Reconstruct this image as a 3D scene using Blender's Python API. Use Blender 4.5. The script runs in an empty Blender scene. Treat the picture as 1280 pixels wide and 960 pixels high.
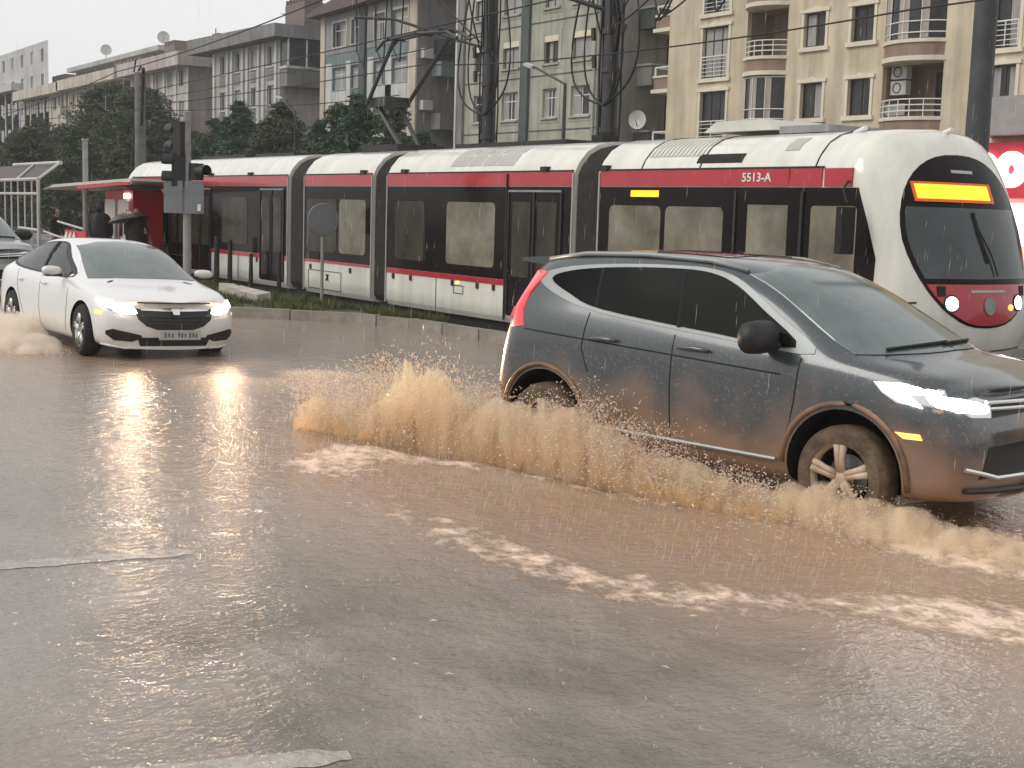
import bpy, bmesh, math, random
import numpy as np
from mathutils import Vector, Matrix
from mathutils.bvhtree import BVHTree
random.seed(7); rng = np.random.default_rng(7)
SC = bpy.context.scene
COL = SC.collection
R = math.radians

# ------------------------------------------------------------ camera, sky, sun
cam_d = bpy.data.cameras.new('camera'); cam = bpy.data.objects.new('camera', cam_d); COL.objects.link(cam)
cam_d.sensor_width = 36; cam_d.lens = 48.0; cam_d.clip_end = 3000; cam_d.clip_start = .05
fh = Vector((-.838, .546, 0)).normalized(); P = R(7.2); RO = .03
rt = Vector((fh.y, -fh.x, 0)); zz = Vector((0, 0, 1))
fw_ = math.cos(P)*fh - math.sin(P)*zz; up_ = math.cos(P)*zz + math.sin(P)*fh
U_ = (up_*math.cos(RO) - rt*math.sin(RO)).normalized(); R_ = (rt*math.cos(RO) + up_*math.sin(RO)).normalized()
cam.matrix_world = Matrix(((R_.x, U_.x, -fw_.x, 0), (R_.y, U_.y, -fw_.y, 0), (R_.z, U_.z, -fw_.z, 2.0), (0, 0, 0, 1)))
SC.camera = cam

world = bpy.data.worlds.new('World'); SC.world = world; world.use_nodes = True
wn = world.node_tree.nodes; wl = world.node_tree.links
bg = wn['Background']; bg.inputs['Strength'].default_value = .1
sky = wn.new('ShaderNodeTexSky'); sky.sky_type = 'NISHITA'; sky.sun_disc = False
sky.sun_elevation = R(40); sky.sun_rotation = R(200); sky.dust_density = 4
hs = wn.new('ShaderNodeHueSaturation'); hs.inputs['Saturation'].default_value = .12
mx = wn.new('ShaderNodeMix'); mx.data_type = 'RGBA'; mx.inputs[0].default_value = .85
tc = wn.new('ShaderNodeTexCoord'); mp = wn.new('ShaderNodeMapping'); mp.inputs['Scale'].default_value = (1, 1, 3)
cn = wn.new('ShaderNodeTexNoise'); cn.inputs['Scale'].default_value = 1.6; cn.inputs['Detail'].default_value = 4
cr = wn.new('ShaderNodeMix'); cr.data_type = 'RGBA'
cr.inputs[6].default_value = (7.9, 7.9, 7.95, 1); cr.inputs[7].default_value = (8.8, 8.75, 8.7, 1)
wl.new(tc.outputs['Generated'], mp.inputs[0]); wl.new(mp.outputs[0], cn.inputs['Vector']); wl.new(cn.outputs[0], cr.inputs[0])
wl.new(sky.outputs[0], hs.inputs['Color']); wl.new(hs.outputs[0], mx.inputs[6]); wl.new(cr.outputs[2], mx.inputs[7])
wl.new(mx.outputs[2], bg.inputs['Color'])
sun_d = bpy.data.lights.new('sun', 'SUN'); sun_d.energy = 1.1; sun_d.angle = R(30); sun_d.color = (1, .96, .9)
sun = bpy.data.objects.new('sun', sun_d); COL.objects.link(sun)
sun.rotation_euler = (R(50), 0, R(-20))     # light comes from over the camera's side of the road
SC.view_settings.view_transform = 'Standard'; SC.view_settings.look = 'None'
SC.view_settings.exposure = .24; SC.view_settings.gamma = 1
SC.cycles.use_denoising = True; SC.cycles.transparent_max_bounces = 24; SC.cycles.max_bounces = 7
SC.cycles.sample_clamp_indirect = 6; SC.cycles.volume_bounces = 8; SC.cycles.volume_max_steps = 256

# ------------------------------------------------------------ materials
M = {}
def nd(nt, t, **k):
    n = nt.nodes.new('ShaderNode'+t)
    for a, b in k.items():
        if a in n.inputs: n.inputs[a].default_value = b
        else: setattr(n, a, b)
    return n
def mat(name, c, rough=.6, metal=0, var=.15, vs=3., bump=0., bs=20., emis=0, ecol=None, coat=0, ior=1.45, c2=None, alpha=1, stretch=(1, 1, 1), spec=.5):
    m = bpy.data.materials.new(name); m.use_nodes = True; nt = m.node_tree; L = nt.links
    b = nt.nodes['Principled BSDF']
    b.inputs['Roughness'].default_value = rough; b.inputs['Metallic'].default_value = metal
    b.inputs['IOR'].default_value = ior; b.inputs['Coat Weight'].default_value = coat; b.inputs['Coat Roughness'].default_value = .06
    b.inputs['Specular IOR Level'].default_value = spec
    t = nd(nt, 'TexCoord'); mpp = nd(nt, 'Mapping'); mpp.inputs['Scale'].default_value = stretch
    L.new(t.outputs['Object'], mpp.inputs[0])
    n = nd(nt, 'TexNoise', Scale=vs, Detail=6., Roughness=.6); L.new(mpp.outputs[0], n.inputs['Vector'])
    mr = nd(nt, 'MapRange'); mr.inputs[1].default_value = .3; mr.inputs[2].default_value = .7; L.new(n.outputs[0], mr.inputs[0])
    mi = nd(nt, 'Mix', data_type='RGBA')
    ca = c if c2 is None else c2
    k = 1-var if c2 is None else 1
    mi.inputs[6].default_value = (*[x*k for x in ca], 1); mi.inputs[7].default_value = (*[min(1, x*(1+var*.6 if c2 is None else 1)) for x in c], 1)
    L.new(mr.outputs[0], mi.inputs[0]); L.new(mi.outputs[2], b.inputs['Base Color'])
    if bump:
        n2 = nd(nt, 'TexNoise', Scale=bs, Detail=4.); L.new(mpp.outputs[0], n2.inputs['Vector'])
        bp = nd(nt, 'Bump', Strength=bump, Distance=.02); L.new(n2.outputs[0], bp.inputs['Height']); L.new(bp.outputs[0], b.inputs['Normal'])
    if emis:
        b.inputs['Emission Color'].default_value = (*(ecol or c), 1); b.inputs['Emission Strength'].default_value = emis
    if alpha < 1: b.inputs['Alpha'].default_value = alpha
    M[name] = m
    return m

mat('tram_white', (.70, .69, .62), .22, var=.16, vs=2.2, coat=.6, stretch=(1.5, 1, .22))
mat('tram_red', (.42, .012, .03), .25, var=.15, vs=2, coat=.6)
mat('tram_glazing', (.012, .008, .009), .12, var=.3, vs=2, ior=1.25, spec=.35)
mat('tram_pane', (.20, .185, .14), .2, var=.45, vs=1.5, c2=(.03, .027, .02), stretch=(1.2, 1, 1.1), emis=.05, ecol=(1, .9, .68), ior=1.3, spec=.4)  # pale mottling and faint glow stand in for light through the fogged glass
mat('tram_pane_dark', (.06, .052, .042), .15, var=.5, vs=1.5, c2=(.012, .01, .01), stretch=(1.3, 1, .8), emis=.01, ecol=(1, .85, .6), ior=1.25, spec=.35)
mat('bellows', (.055, .05, .045), .8, var=.3, vs=6)
mat('dark_metal', (.03, .028, .028), .5, var=.3, metal=.3)
mat('under_black', (.012, .012, .012), .8)
mat('grey_metal', (.3, .3, .3), .45, metal=.4, var=.25, vs=5)
mat('trim_grey', (.42, .42, .40), .4, var=.15)
mat('pole_grey', (.065, .065, .07), .5, var=.3, vs=3, metal=.2)
mat('pole_light', (.3, .29, .28), .55, var=.3, vs=4, bump=.2)
mat('pole_concrete', (.17, .165, .16), .8, var=.25, vs=3)
mat('white_paint', (.75, .74, .72), .45, var=.1)
mat('red_paint', (.5, .012, .02), .4, var=.2)
mat('display_case', (.02, .018, .02), .3)
mat('amber', (.5, .25, .01), .5, emis=1.5, ecol=(1, .52, .02), var=.1)
mat('amber_dim', (.3, .06, .01), .5, emis=.32, ecol=(1, .16, .01), var=.1)
mat('lamp_white', (1, 1, 1), .3, emis=14, ecol=(1, .93, .82))
mat('lamp_warm', (1, 1, 1), .3, emis=30, ecol=(1, .72, .48))
mat('lamp_suv', (1, 1, 1), .3, emis=22, ecol=(.93, .97, 1))
mat('lamp_tram', (1, 1, 1), .3, emis=10, ecol=(1, .92, .9))
mat('lamp_side', (1, .4, .05), .3, emis=2.5, ecol=(1, .42, .08))
mat('tail_red', (.75, .02, .03), .2, emis=.35, ecol=(1, .03, .05), coat=1, var=.1)
mat('tail_pale', (.8, .35, .35), .2, emis=.08, ecol=(1, .3, .3), coat=1, var=.1)
mat('chrome', (.75, .75, .74), .18, metal=1, var=.05)
mat('rubber', (.018, .018, .018), .75, bump=.4, bs=60)
mat('black_plastic', (.015, .015, .016), .5, bump=.1, bs=80)
mat('well_black', (.008, .008, .008), .9)
mat('rim_alloy', (.55, .53, .5), .3, metal=.8, var=.2)
mat('suv_trim', (.30, .32, .31), .4, metal=.2, var=.1)
mat('arch_mud', (.30, .18, .11), .6, c2=(.08, .06, .05), vs=5)
mat('rubber_mud', (.20, .13, .08), .6, c2=(.03, .025, .02), vs=7, bump=.4, bs=60)
mat('rim_mud', (.62, .50, .38), .6, var=.3, vs=8, c2=(.34, .24, .16))
mat('glass_suv_side', (.008, .009, .009), .14, ior=1.2, var=.4, spec=.15)
mat('glass_shield', (.10, .135, .135), .14, ior=1.8, var=.35, vs=3)
mat('glass_shield_white_car', (.12, .15, .142), .16, ior=1.8, var=.25, vs=3)
mat('glass_tram', (.045, .055, .06), .10, ior=1.5, var=.4, vs=1.6)
mat('glass_car_side', (.03, .035, .033), .1, ior=1.35, var=.4)
mat('sunroof_glass', (.02, .015, .015), .06, ior=1.6)
mat('plate_white', (.42, .42, .41), .5); mat('plate_ink', (.1, .1, .1), .6)
mat('kerb', (.28, .25, .21), .5, var=.3, vs=4, bump=.4, bs=30)
mat('kerb_pale', (.5, .46, .4), .6, var=.25, vs=6, bump=.4, bs=30)
mat('mast', (.05, .05, .052), .5, metal=.2)
mat('cable', (.012, .012, .013), .6)
mat('insulator', (.05, .03, .025), .3)
mat('bark', (.05, .04, .03), .9, bump=.6, bs=25)
for i, (a, b) in enumerate((((.075, .11, .045), (.028, .045, .02)), ((.048, .115, .055), (.017, .046, .026)), ((.092, .11, .055), (.036, .05, .025)))):
    mat('foliage%d' % i, a, .7, c2=b, vs=1.1)
mat('grass_blade', (.10, .13, .03), .7, c2=(.045, .06, .017), vs=2.5)
mat('coat_black', (.012, .012, .014), .7, bump=.2, bs=30)
mat('coat_dark', (.03, .018, .02), .7, bump=.2, bs=30)
mat('coat_maroon', (.1, .02, .03), .7)
mat('navy', (.01, .01, .06), .7)
mat('skin', (.42, .26, .19), .6); mat('hair', (.015, .01, .01), .6)
mat('trousers', (.02, .022, .03), .8)
mat('umbrella_cloth', (.14, .13, .12), .4, var=.3)
mat('umbrella_under', (.02, .018, .02), .6)
mat('bag_white', (.75, .70, .66), .6, bump=.2, bs=20)
mat('machine', (.6, .57, .54), .5, var=.15); mat('screen', (.03, .03, .04), .15)
mat('canopy_grey', (.52, .5, .45), .4)
mat('sign_back', (.19, .20, .21), .5, metal=.2, var=.2)
mat('road_paint', (.44, .41, .36), .5, var=.3, vs=9, c2=(.27, .25, .22), bump=.2, bs=30)
mat('pvc_white', (.68, .68, .66), .4); mat('pvc_brown', (.045, .025, .022), .45)
mat('pane_dark', (.02, .021, .023), .1, var=.5, vs=.9, c2=(.06, .06, .06), ior=1.3)
mat('curtain', (.34, .33, .32), .8, var=.3, vs=4, stretch=(4, 4, .3))
mat('curtain_warm', (.42, .36, .31), .8, var=.3, vs=4, stretch=(4, 4, .3))
mat('ac_white', (.5, .49, .46), .5); mat('dish', (.55, .55, .53), .5)
mat('shop_red', (.5, .03, .04), .5, emis=.12, ecol=(.9, .06, .1)); mat('letters', (1, 1, 1), .5, emis=1.6, ecol=(1, .92, 1))
mat('shop_light', (1, 1, 1), .5, emis=1.2, ecol=(1, .97, 1)); mat('shop_inside', (.5, .4, .3), .7, emis=.5, ecol=(1, .75, .5))
mat('panel_grey', (.33, .31, .30), .5)
mat('roof_tile', (.13, .095, .095), .8, var=.3, vs=3)
mat('brick_chimney', (.19, .15, .135), .9, var=.3, vs=4, bump=.5, bs=14)
mat('shelter_paint', (.5, .48, .46), .5); mat('shelter_roof', (.05, .03, .025), .5, var=.3)
def wall_mat(name, c, streak=.3):
    c = tuple(min(.8, x*1.18) for x in c)
    """rendered wall with rain streaks and blotches of its own"""
    m = bpy.data.materials.new(name); m.use_nodes = True; nt = m.node_tree; L = nt.links; b = nt.nodes['Principled BSDF']
    b.inputs['Roughness'].default_value = .85
    t = nd(nt, 'TexCoord')
    m1 = nd(nt, 'Mapping'); m1.inputs['Scale'].default_value = (1.4, 1.4, .12); L.new(t.outputs['Object'], m1.inputs[0])
    n1 = nd(nt, 'TexNoise', Scale=1.6, Detail=6.); L.new(m1.outputs[0], n1.inputs['Vector'])
    n2 = nd(nt, 'TexNoise', Scale=.35, Detail=7., Roughness=.65); L.new(t.outputs['Object'], n2.inputs['Vector'])
    ad = nd(nt, 'Math', operation='ADD'); L.new(n1.outputs[0], ad.inputs[0]); L.new(n2.outputs[0], ad.inputs[1])
    mr = nd(nt, 'MapRange'); mr.inputs[1].default_value = .7; mr.inputs[2].default_value = 1.25; L.new(ad.outputs[0], mr.inputs[0])
    mi = nd(nt, 'Mix', data_type='RGBA'); mi.inputs[6].default_value = (*[x*(1-streak*1.4) for x in c], 1); mi.inputs[7].default_value = (*[x*(1+streak*.25) for x in c], 1)
    L.new(mr.outputs[0], mi.inputs[0]); L.new(mi.outputs[2], b.inputs['Base Color'])
    n3 = nd(nt, 'TexNoise', Scale=14., Detail=4.); L.new(t.outputs['Object'], n3.inputs['Vector'])
    bp = nd(nt, 'Bump', Strength=.25, Distance=.03); L.new(n3.outputs[0], bp.inputs['Height']); L.new(bp.outputs[0], b.inputs['Normal'])
    M[name] = m
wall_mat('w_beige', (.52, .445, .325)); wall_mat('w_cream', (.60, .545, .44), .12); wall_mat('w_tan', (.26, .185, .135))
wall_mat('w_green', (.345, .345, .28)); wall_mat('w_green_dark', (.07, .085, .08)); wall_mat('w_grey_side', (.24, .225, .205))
wall_mat('w_teal', (.16, .205, .21)); wall_mat('w_greyblue', (.24, .25, .26)); wall_mat('w_white', (.50, .50, .47)); wall_mat('w_orange', (.48, .41, .33))
wall_mat('w_grey', (.36, .35, .325)); wall_mat('w_grey_dark', (.19, .185, .18)); wall_mat('w_pink', (.42, .37, .35)); wall_mat('w_sand', (.45, .41, .34)); wall_mat('w_pale', (.42, .42, .41))

def car_paint(name, c, metal, mud, top, lo=.45, dirt=(.42, .25, .15)):
    """paint with a film of splashed mud on the lower flanks"""
    m = bpy.data.materials.new(name); m.use_nodes = True; nt = m.node_tree; L = nt.links; b = nt.nodes['Principled BSDF']
    t = nd(nt, 'TexCoord'); sx = nd(nt, 'SeparateXYZ'); L.new(t.outputs['Object'], sx.inputs[0])
    n = nd(nt, 'TexNoise', Scale=2.2, Detail=6.); L.new(t.outputs['Object'], n.inputs['Vector'])
    a = nd(nt, 'Math', operation='MULTIPLY_ADD'); a.inputs[1].default_value = 1.0; L.new(n.outputs[0], a.inputs[0]); L.new(sx.outputs[2], a.inputs[2])
    mr = nd(nt, 'MapRange'); mr.interpolation_type = 'SMOOTHSTEP'
    mr.inputs[1].default_value = top+.5; mr.inputs[2].default_value = lo+.5; mr.inputs[3].default_value = 0; mr.inputs[4].default_value = mud; L.new(a.outputs[0], mr.inputs[0])
    mi = nd(nt, 'Mix', data_type='RGBA'); mi.inputs[6].default_value = (*c, 1); mi.inputs[7].default_value = (*dirt, 1)
    sk = nd(nt, 'TexNoise', Scale=46., Detail=3.); L.new(t.outputs['Object'], sk.inputs['Vector']); sr = nd(nt, 'MapRange'); sr.inputs[1].default_value = .60; sr.inputs[2].default_value = .66; L.new(sk.outputs[0], sr.inputs[0])
    lowm = nd(nt, 'MapRange'); lowm.inputs[1].default_value = top+.5; lowm.inputs[2].default_value = lo; lowm.inputs[3].default_value = 0; lowm.inputs[4].default_value = mud; L.new(sx.outputs[2], lowm.inputs[0])
    mm_ = nd(nt, 'Math', operation='MULTIPLY'); L.new(sr.outputs[0], mm_.inputs[0]); L.new(lowm.outputs[0], mm_.inputs[1]); mx2 = nd(nt, 'Math', operation='MAXIMUM'); L.new(mm_.outputs[0], mx2.inputs[0]); L.new(mr.outputs[0], mx2.inputs[1])
    L.new(mx2.outputs[0], mi.inputs[0]); L.new(mi.outputs[2], b.inputs['Base Color'])
    b.inputs['Metallic'].default_value = metal
    r2 = nd(nt, 'MapRange'); r2.inputs[3].default_value = .3; r2.inputs[4].default_value = .6; L.new(mr.outputs[0], r2.inputs[0]); L.new(r2.outputs[0], b.inputs['Roughness'])
    b.inputs['Coat Weight'].default_value = .9; b.inputs['Coat Roughness'].default_value = .08
    n3 = nd(nt, 'TexNoise', Scale=90., Detail=2.); L.new(t.outputs['Object'], n3.inputs['Vector'])
    bp = nd(nt, 'Bump', Strength=.06, Distance=.004); L.new(n3.outputs[0], bp.inputs['Height']); L.new(bp.outputs[0], b.inputs['Normal'])
    M[name] = m
car_paint('paint_suv', (.045, .056, .063), .2, .8, .92, .35, (.33, .20, .13))  # lower brown is splashed mud plus painted-in tan reflections of the splash
car_paint('paint_white', (.74, .74, .73), 0, .35, .5, .1, (.5, .4, .3))
car_paint('paint_grey', (.2, .21, .22), .3, .3, .5, .1)

# ------------------------------------------------------------ mesh helpers
class MB:
    def __init__(s): s.v = []; s.f = []
    def add(s, vs, fs):
        o = len(s.v); s.v += [tuple(v) for v in vs]; s.f += [tuple(i+o for i in f) for f in fs]; return s
    def box(s, c, d, rz=0, tilt=None):
        x, y, z = [k/2 for k in d]
        m = Matrix.Rotation(rz, 3, 'Z')
        if tilt is not None: m = m @ tilt
        vs = [Vector(c)+m @ Vector((a*x, b*y, e*z)) for a, b, e in ((-1,-1,-1),(1,-1,-1),(1,1,-1),(-1,1,-1),(-1,-1,1),(1,-1,1),(1,1,1),(-1,1,1))]
        return s.add(vs, [(0,3,2,1),(4,5,6,7),(0,1,5,4),(1,2,6,5),(2,3,7,6),(3,0,4,7)])
    def bb(s, x0, x1, y0, y1, z0, z1): return s.box(((x0+x1)/2, (y0+y1)/2, (z0+z1)/2), (abs(x1-x0), abs(y1-y0), abs(z1-z0)))
    def tube(s, pts, r, n=8, cap=True):
        pts = [Vector(p) for p in pts]; rs = r if isinstance(r, (list, tuple)) else [r]*len(pts)
        ring = []; ref = None
        for i, p in enumerate(pts):
            d = (pts[min(i+1, len(pts)-1)]-pts[max(i-1, 0)])
            if d.length < 1e-9: d = Vector((0, 0, 1))
            d.normalize()
            if ref is None: ref = Vector((0, 0, 1)) if abs(d.z) < .9 else Vector((1, 0, 0))
            a = d.cross(ref).normalized(); b = d.cross(a); ref = -b if False else ref
            ring.append([p+(a*math.cos(t)+b*math.sin(t))*rs[i] for t in [2*math.pi*k/n for k in range(n)]])
        vs = [v for rg in ring for v in rg]; fs = []
        for i in range(len(pts)-1):
            for k in range(n): fs.append((i*n+k, i*n+(k+1) % n, (i+1)*n+(k+1) % n, (i+1)*n+k))
        if cap: fs.append(tuple(range(n-1, -1, -1))); fs.append(tuple((len(pts)-1)*n+k for k in range(n)))
        return s.add(vs, fs)
    def prism(s, poly, y0, y1, axis='y'):
        """2D outline (a,b) extruded; axis y: a=x,b=z; axis x: a=y,b=z; axis z: a=x,b=y"""
        n = len(poly)
        f = {'y': lambda a, b, t: (a, t, b), 'x': lambda a, b, t: (t, a, b), 'z': lambda a, b, t: (a, b, t)}[axis]
        vs = [f(a, b, y0) for a, b in poly]+[f(a, b, y1) for a, b in poly]
        return s.add(vs, [tuple(range(n)), tuple(range(2*n-1, n-1, -1))]+[(i, i+n, (i+1) % n+n, (i+1) % n) for i in range(n)])
    def lathe(s, prof, c=(0, 0, 0), n=24, axis='y'):
        vs = []; c = Vector(c)
        for r, h in prof:
            for k in range(n):
                t = 2*math.pi*k/n
                v = {'y': (r*math.cos(t), h, r*math.sin(t)), 'z': (r*math.cos(t), r*math.sin(t), h), 'x': (h, r*math.cos(t), r*math.sin(t))}[axis]
                vs.append(c+Vector(v))
        fs = [(i*n+k, i*n+(k+1) % n, (i+1)*n+(k+1) % n, (i+1)*n+k) for i in range(len(prof)-1) for k in range(n)]
        return s.add(vs, fs)
    def build(s, name, m, parent=None, smooth=False, loc=None, label=None, kind=None, fix=True):
        me = bpy.data.meshes.new(name); me.from_pydata([tuple(v) for v in s.v], [], s.f)
        if fix:
            b = bmesh.new(); b.from_mesh(me); bmesh.ops.recalc_face_normals(b, faces=b.faces); b.to_mesh(me); b.free()
        return link(name, me, m, parent, smooth, loc, label, kind)
def link(name, me, m, parent=None, smooth=False, loc=None, label=None, kind=None):
    if smooth:
        for p in me.polygons: p.use_smooth = True
        if smooth != True:
            try: me.set_sharp_from_angle(angle=R(smooth))
            except Exception: pass
    if m is not None and not me.materials: me.materials.append(M[m] if isinstance(m, str) else m)
    o = bpy.data.objects.new(name, me); COL.objects.link(o)
    if parent: o.parent = parent
    if loc: o.location = loc
    if label: o['label'] = label
    if kind: o['kind'] = kind
    return o
def tag(o, label, cat, group=None):
    o['label'] = label; o['category'] = cat
    if group: o['group'] = group
    return o
def thing(name, label, cat, loc=(0, 0, 0), rz=0, group=None):
    o = bpy.data.objects.new(name, None); COL.objects.link(o); o.location = loc; o.rotation_euler = (0, 0, rz)
    o.empty_display_size = .2
    return tag(o, label, cat, group)
def copy_tree(o, parent=None):
    c = o.copy(); COL.objects.link(c); c.parent = parent
    for ch in list(o.children): copy_tree(ch, c)
    return c
def np_mesh(name, V, F4, m, parent=None, smooth=False, kind=None, label=None, loc=None):
    me = bpy.data.meshes.new(name); V = np.asarray(V, 'f'); F4 = np.asarray(F4, 'i'); k = F4.shape[1]
    me.vertices.add(len(V)); me.vertices.foreach_set('co', V.ravel())
    me.loops.add(F4.size); me.loops.foreach_set('vertex_index', F4.ravel())
    me.polygons.add(len(F4)); me.polygons.foreach_set('loop_start', np.arange(0, F4.size, k, dtype='i'))
    me.update(calc_edges=True); me.validate()
    return link(name, me, m, parent, smooth, loc, label, kind)

def vnoise(x, y, seed=0):
    """smooth 2D value noise, numpy"""
    r = np.random.default_rng(seed).random((64, 64))
    xi = np.floor(x).astype(int); yi = np.floor(y).astype(int); fx = x-xi; fy = y-yi
    fx = fx*fx*(3-2*fx); fy = fy*fy*(3-2*fy)
    g = lambda a, b: r[a % 64, b % 64]
    return (g(xi, yi)*(1-fx)+g(xi+1, yi)*fx)*(1-fy)+(g(xi, yi+1)*(1-fx)+g(xi+1, yi+1)*fx)*fy

# ------------------------------------------------------------ GROUND AND ROAD
def water_mat(mname='muddy_water', paint=False):
    m = bpy.data.materials.new(mname); m.use_nodes = True; nt = m.node_tree; L = nt.links; b = nt.nodes['Principled BSDF']
    t = nd(nt, 'TexCoord')
    def noise(scale, sc=(1, 1, 1), det=4., rot=0., rough=.55):
        mp_ = nd(nt, 'Mapping'); mp_.inputs['Scale'].default_value = sc; mp_.inputs['Rotation'].default_value = (0, 0, rot)
        L.new(t.outputs['Object'], mp_.inputs[0])
        n = nd(nt, 'TexNoise', Scale=scale, Detail=det, Roughness=rough); L.new(mp_.outputs[0], n.inputs['Vector']); return n.outputs[0]
    def rng_(src, a, b_, c=0., d=1.):
        r = nd(nt, 'MapRange'); r.inputs[1].default_value = a; r.inputs[2].default_value = b_; r.inputs[3].default_value = c; r.inputs[4].default_value = d
        L.new(src, r.inputs[0]); return r.outputs[0]
    def math_(op, a, b_):
        n = nd(nt, 'Math', operation=op)
        for i, q in enumerate((a, b_)):
            if isinstance(q, (int, float)): n.inputs[i].default_value = q
            else: L.new(q, n.inputs[i])
        return n.outputs[0]
    def mix(f, a, b_):
        n = nd(nt, 'Mix', data_type='RGBA'); L.new(f, n.inputs[0])
        for i, q in ((6, a), (7, b_)):
            if isinstance(q, tuple): n.inputs[i].default_value = (*q, 1)
            else: L.new(q, n.inputs[i])
        return n.outputs[2]
    # colour: grey film, brown silt streaks, and painted darkness for the SUV's reflection
    big = noise(.35, (1, 1.6, 1), 5.)
    c = mix(rng_(big, .35, .65), (.30, .268, .24), (.25, .215, .185))
    at = nd(nt, 'Attribute'); at.attribute_name = 'silt'     # how much stirred silt the water carries (r), foam and one painted pale patch (g), painted dark reflection (b)
    sp = nd(nt, 'SeparateColor'); L.new(at.outputs['Color'], sp.inputs[0])
    sn = noise(1.3, (1, 2.4, 1), 6., .25)
    silt = math_('MULTIPLY', sp.outputs[0], rng_(sn, .2, .6, .55, 1.))
    c = mix(silt, c, (.36, .235, .15))
    thin = math_('MULTIPLY', sp.outputs[2], rng_(noise(1.4, (1, 1.5, 1), 8.), .3, .72))  # mottled mask for the painted dark reflection
    c = mix(thin, c, (.065, .058, .045))
    fn = noise(6.5, (.85, 1.05, 1), 11., .24, .74)
    thr = rng_(sp.outputs[1], 0., 1., .80, .36)
    fm = rng_(math_('SUBTRACT', fn, thr), 0., .16)
    c = mix(fm, c, (.78, .59, .45))
    # pebbles and bits of bark carried by the water
    vo = nd(nt, 'TexVoronoi', Scale=2.6); L.new(t.outputs['Object'], vo.inputs['Vector'])
    c = mix(rng_(vo.outputs['Distance'], .018, .03, .8, 0.), c, (.5, .42, .33))
    if paint: c = mix(rng_(noise(7., (1, 1, 1), 8., 0, .7), .36, .60, .05, .75), c, (.45, .43, .39))
    L.new(c, b.inputs['Base Color'])
    L.new(rng_(fm, 0, 1, .13, .75), b.inputs['Roughness'])
    b.inputs['IOR'].default_value = 1.36
    w1 = noise(3.2, (1, 1, 1), 2., .2); w2 = noise(13., (1.2, .8, 1), 3., .0); w3 = noise(42., (1, 1, 1), 2.)
    h = math_('ADD', math_('ADD', math_('MULTIPLY', w1, .8), math_('MULTIPLY', w2, .75)), math_('MULTIPLY', w3, .22))
    h = math_('ADD', h, math_('MULTIPLY', fm, .5))
    bp = nd(nt, 'Bump', Strength=.62, Distance=.045); L.new(h, bp.inputs['Height']); L.new(bp.outputs[0], b.inputs['Normal'])
    M[mname] = m
water_mat(); water_mat('road_paint_wet', True)
hX = Vector((.97256, .23265)); fwS = Vector((-6.25, 6.75))      # the SUV's heading and near front wheel
def suvloc(X, Y):
    """a = metres ahead of the front wheel, b = metres towards the camera's side of the SUV"""
    dx = X-fwS.x; dy = Y-fwS.y
    return dx*hX.x+dy*hX.y, dx*hX.y-dy*hX.x
def gridmesh(xs, ys):
    X, Y = np.meshgrid(xs, ys, indexing='ij')
    nx, ny = X.shape; i = np.arange(nx-1)[:, None]*ny+np.arange(ny-1)[None, :]
    return X.ravel(), Y.ravel(), np.stack([i, i+ny, i+ny+1, i+1], -1).reshape(-1, 4)
sstep = lambda a, b, x: (lambda t: t*t*(3-2*t))(np.clip((x-a)/(b-a), 0, 1))
xs = np.concatenate([-np.geomspace(300, 24, 60), np.arange(-23.7, -15, .12), np.arange(-15, -1.5, .055), np.linspace(-1.4, 6, 20), [20, 60]])
ys = np.concatenate([[-60, -20, -6], np.linspace(-3, .4, 12), np.arange(.5, 8.6, .055), np.arange(8.7, 15.5, .15)])
X, Y, F = gridmesh(xs, ys)
a, b_ = suvloc(X, Y)
z = np.zeros_like(X)
n1 = vnoise(X*2.1, Y*3.1, 1); n2 = vnoise(X*6, Y*7, 2); n3 = vnoise(X*.9+4, Y*1.4, 3)
fine = sstep(-17, -14, X)*sstep(8.6, 7.6, Y)*sstep(.4, .9, Y)
z += fine*(.010*(n1-.5)+.006*(n2-.5))
# bow wave the wheels push out, a ridge along the near side and the trench behind it
ridge = np.exp(-((b_-.42-.10*(-a).clip(0, 6))/.20)**2)*sstep(2.2, .5, a)*sstep(-5.2, -3.2, a)
trough = np.exp(-((b_-1.15-.13*(-a).clip(0, 6))/.36)**2)*sstep(1.8, .2, a)*sstep(-5, -3, a)
front_r = np.exp(-((b_+.9)/1.1)**2)*np.exp(-((a-1.15)/.3)**2)
z += .05*ridge*(.3+.9*n1+.5*n2)+.09*front_r*n1-.02*trough
lane_b = 1.95+.10*a*0
arc_b = np.interp(a, [-4.6, -3.9, -3.2, -2, -1, .15, 1.45, 3], [.9, 1.35, 1.6, 2.05, 2.32, 2.36, 1.6, .9])
arc = np.exp(-((b_-arc_b)/np.interp(a, [-4, -3, -1, 1], [.55, .55, .38, .5]))**2)*sstep(3.2, 1.8, a)*sstep(-4.9, -3.6, a)
z += .012*arc*n2
silt = np.clip(sstep(3.4, .6, np.abs(b_-.4))*sstep(-8, -3.5, a)*sstep(5.5, 2.5, a)*.95+.5*np.exp(-((X+19)/5)**2-((Y-4.9)/1.5)**2)+.28*sstep(-14, -20, X), 0, 1)
foam = np.clip(.88*arc*(.5+.7*n3)+.8*ridge+.62*np.exp(-((b_-.7)/1.0)**2)*sstep(.1, 1.4, a)*sstep(5.5, 2.2, a)*(.5+n3)
    + .3*np.exp(-((a+3.9)/.8)**2-((b_-1.3)/1.)**2) + .75*np.exp(-((X+20.3)/2.6)**2-((Y-4.35)/.55)**2)
    + .35*np.exp(-((X+14.5)/3.)**2-((Y-7.2)/.8)**2)*n3*1.6, 0, 1)  # last term is painted light: pale sky reflection on the wet road
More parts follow.
